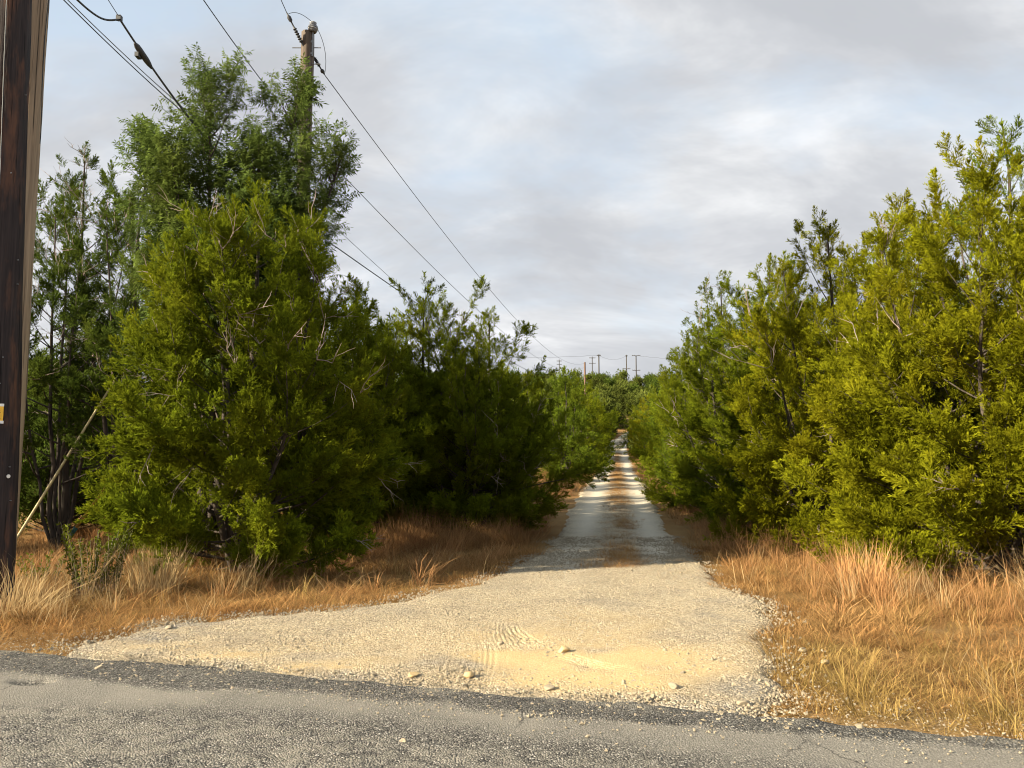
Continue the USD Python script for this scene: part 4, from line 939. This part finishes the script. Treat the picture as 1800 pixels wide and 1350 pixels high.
def weed(label, x, y, h, n, spread, seed, name='weed_bush', cat='bush'):
    rng = np.random.default_rng(seed)
    t_ = thing(name, label, cat, (x, y, float(ground(x, y)) - 0.03))
    st, B, D = [], [], []
    for i in range(n):
        a, r = rng.uniform(0, 6.28), spread * math.sqrt(rng.random())
        L = h * rng.uniform(0.6, 1.1)
        d = np.array([math.cos(a) * 0.28, math.sin(a) * 0.28, 1.0])
        c = curve(np.array([r * math.cos(a) * 0.5, r * math.sin(a) * 0.5, 0]), d / np.linalg.norm(d), L, 6, rng, 0.0, 0.12)
        st.append(tube(c, np.linspace(0.005, 0.002, 6), 4, False))
        m = int(L * 70)
        s = rng.uniform(0.15, 1.0, m)
        B.append(np.stack([np.interp(s, np.linspace(0, 1, 6), c[:, j]) for j in range(3)], 1)); D.append(unit(rng, m) + [0, 0, 0.4])
    B, D = np.vstack(B), np.vstack(D)
    v, f, al = blades(B, D, rng.uniform(0.04, 0.075, len(B)), rng.uniform(0.014, 0.024, len(B)), rng)
    obj('stems', join(st), 'dead_wood', t_, kind='stuff')
    obj('leaves', (v, f), 'weed_leaf', t_, smooth=False, attrs={'tip': np.repeat(np.clip(B[:, 2] / h + rng.normal(0, 0.2, len(B)), 0, 1), 4)}, kind='stuff')
weed('bright green leafy weed bush in the tall grass right of the near pole', -5.45, 10.3, 0.85, 46, 0.50, 601)
weed('low green weeds at the foot of the tan guy guard', -6.7, 11.2, 0.4, 14, 0.4, 602)

# ------------------------------------------------------------------ stones
def rock(rng, size, flat=0.7, sub=1):
    m = trimesh.creation.icosphere(subdivisions=sub, radius=1.0)
    v = np.array(m.vertices)
    for _ in range(7):
        d = unit(rng, 1)[0]; c = rng.uniform(0.45, 0.85)
        over = v @ d - c
        v = v - np.maximum(over, 0)[:, None] * d
    v = v * rng.uniform(0.75, 1.25, 3) * [1, 1, flat] * size
    return v, np.array(m.faces)
def stone_bed(seed, n, rad, lo, hi):
    rng = np.random.default_rng(seed)
    parts = []
    for _ in range(n):
        v = np.array(trimesh.creation.icosphere(subdivisions=0).vertices) if False else OCT * rng.uniform(0.6, 1.3, (6, 1))
        q = quats(unit(rng, 1), np.zeros(1))[0]
        v = trimesh.transform_points(v, trimesh.transformations.quaternion_matrix(q)) * [1, 1, 0.75]
        sz = lo * (hi / lo) ** (rng.random() ** 2.0)
        a, r = rng.uniform(0, 6.28), rad * math.sqrt(rng.random())
        parts.append((v * sz / 2 + [r * math.cos(a), r * math.sin(a), sz * 0.18], OCF))
    v, f = join(parts)
    return v, f, np.zeros(len(v))
OCT = np.array([[1, 0, 0], [-1, 0, 0], [0, 1, 0], [0, -1, 0], [0, 0, 1], [0, 0, -1]], float)
OCF = np.array([[0, 2, 4], [2, 1, 4], [1, 3, 4], [3, 0, 4], [2, 0, 5], [1, 2, 5], [3, 1, 5], [0, 3, 5]])
BEDS = [stone_bed(700 + i, 60, 0.28, 0.009, 0.042) for i in range(5)]
rng = np.random.default_rng(9)
n = 7000
x, y = rng.uniform(-5.4, 4.6, n), 5.0 + 13 * rng.random(n) ** 1.3
di, rv_ = drive_in(x, y), road_v(x, y)[0]
sandy = np.clip(np.exp(-((x - 0.8) / 0.95) ** 2 - ((y - 6.45) / 0.65) ** 2) + np.exp(-((x + 1.45) / 0.7) ** 2 - ((y - 6.45) / 0.25) ** 2) + 0.7 * np.exp(-((x + 0.1) / 0.5) ** 2 - ((y - 7.2) / 0.6) ** 2), 0, 1)
edge_ = np.exp(-(di / 0.45) ** 2)
p = (0.40 + 0.25 * edge_) * (1 - 0.93 * sandy) * sstep(-0.05, 0.15, rv_) * sstep(-0.30, 0.1, di) * np.where(x < -1.5, 1.3, 0.8)
k = rng.random(n) < p
x, y = x[k], y[k]
pr = scatter('gravel_stones', BEDS, 'limestone', np.stack([x, y, ground(x, y) + 0.012], 1), quats(np.tile([0, 0, 1.0], (len(x), 1)), rng.uniform(0, 6.28, len(x))), rng.uniform(0.7, 1.2, len(x)), rng.integers(0, 5, len(x)))
say(pr, 'loose pale limestone gravel lying on the drive', 'gravel')
LOOSE = [stone_bed(720 + i, 22, 0.5, 0.006, 0.026) for i in range(4)]
n = 330
u_ = rng.uniform(-5, 4.5, n); v_ = rng.normal(-0.05, 0.17, n) + 0.25 * (u_ > 1) * rng.random(n)
x, y = ROAD_E[0] + u_ * ROAD_U[0] + v_ * ROAD_N[0], ROAD_E[1] + u_ * ROAD_U[1] + v_ * ROAD_N[1]
n2 = 8
x = np.r_[x, rng.uniform(-3, 3, n2)]; y = np.r_[y, rng.uniform(4.2, 5.4, n2)]
pr = scatter('scattered_stones', LOOSE, 'limestone', np.stack([x, y, ground(x, y) + 0.016], 1), quats(np.tile([0, 0, 1.0], (len(x), 1)), rng.uniform(0, 6.28, len(x))), rng.uniform(0.7, 1.2, len(x)), rng.integers(0, 4, len(x)))
say(pr, 'small stones strayed from the drive onto the edge of the pavement', 'gravel')
STONES = [(-3.37, 7.83, .055, 'limestone', 'largest pale stone at the upper left edge of the gravel mouth'), (-3.87, 7.23, .045, 'limestone', 'pale stone among brown grass at the far left end of the gravel'),
          (-3.29, 6.36, .040, 'limestone', 'pale stone on the dark pavement edge at the left end of the gravel'), (0.44, 6.9, .055, 'sandstone', 'yellowish stone above the sandy patch, right of the tyre marks'),
          (-0.76, 6.15, .050, 'sandstone', 'flat tan stone where the gravel meets the pavement, left of the tyre marks'), (-0.33, 6.12, .050, 'sandstone', 'tan stone at the pavement edge just below the tyre marks'),
          (-0.10, 7.19, .040, 'limestone', 'stone lying between the two sets of tyre marks'), (0.27, 5.80, .040, 'limestone', 'lone stone at the bottom tip of the sandy patch'),
          (-0.64, 4.74, .030, 'limestone', 'small white stone alone on the pavement'), (1.17, 5.82, .050, 'limestone', 'long pale stone on the dark patch right of the sand'),
          (2.15, 4.98, .035, 'limestone', 'white stone on the dark pavement edge at the lower right'), (2.53, 6.94, .045, 'limestone', 'pale stone in the straw grass right of the gravel'),
          (2.56, 6.54, .045, 'limestone', 'flat pale stone in thin grass near the lower right verge'), (1.57, 5.44, .045, 'limestone', 'pale stone on the dark pavement edge right of centre')]
for i, (sx_, sy_, r_, m_, lab) in enumerate(STONES):
    v, f = rock(np.random.default_rng(800 + i), r_, 0.62, 2)
    p_ = obj('stone', (v + [sx_, sy_, float(ground(sx_, sy_)) + 0.012 + r_ * 0.35], f), m_, smooth=25)
    say(stage.GetPrimAtPath(p_), lab, 'stone')
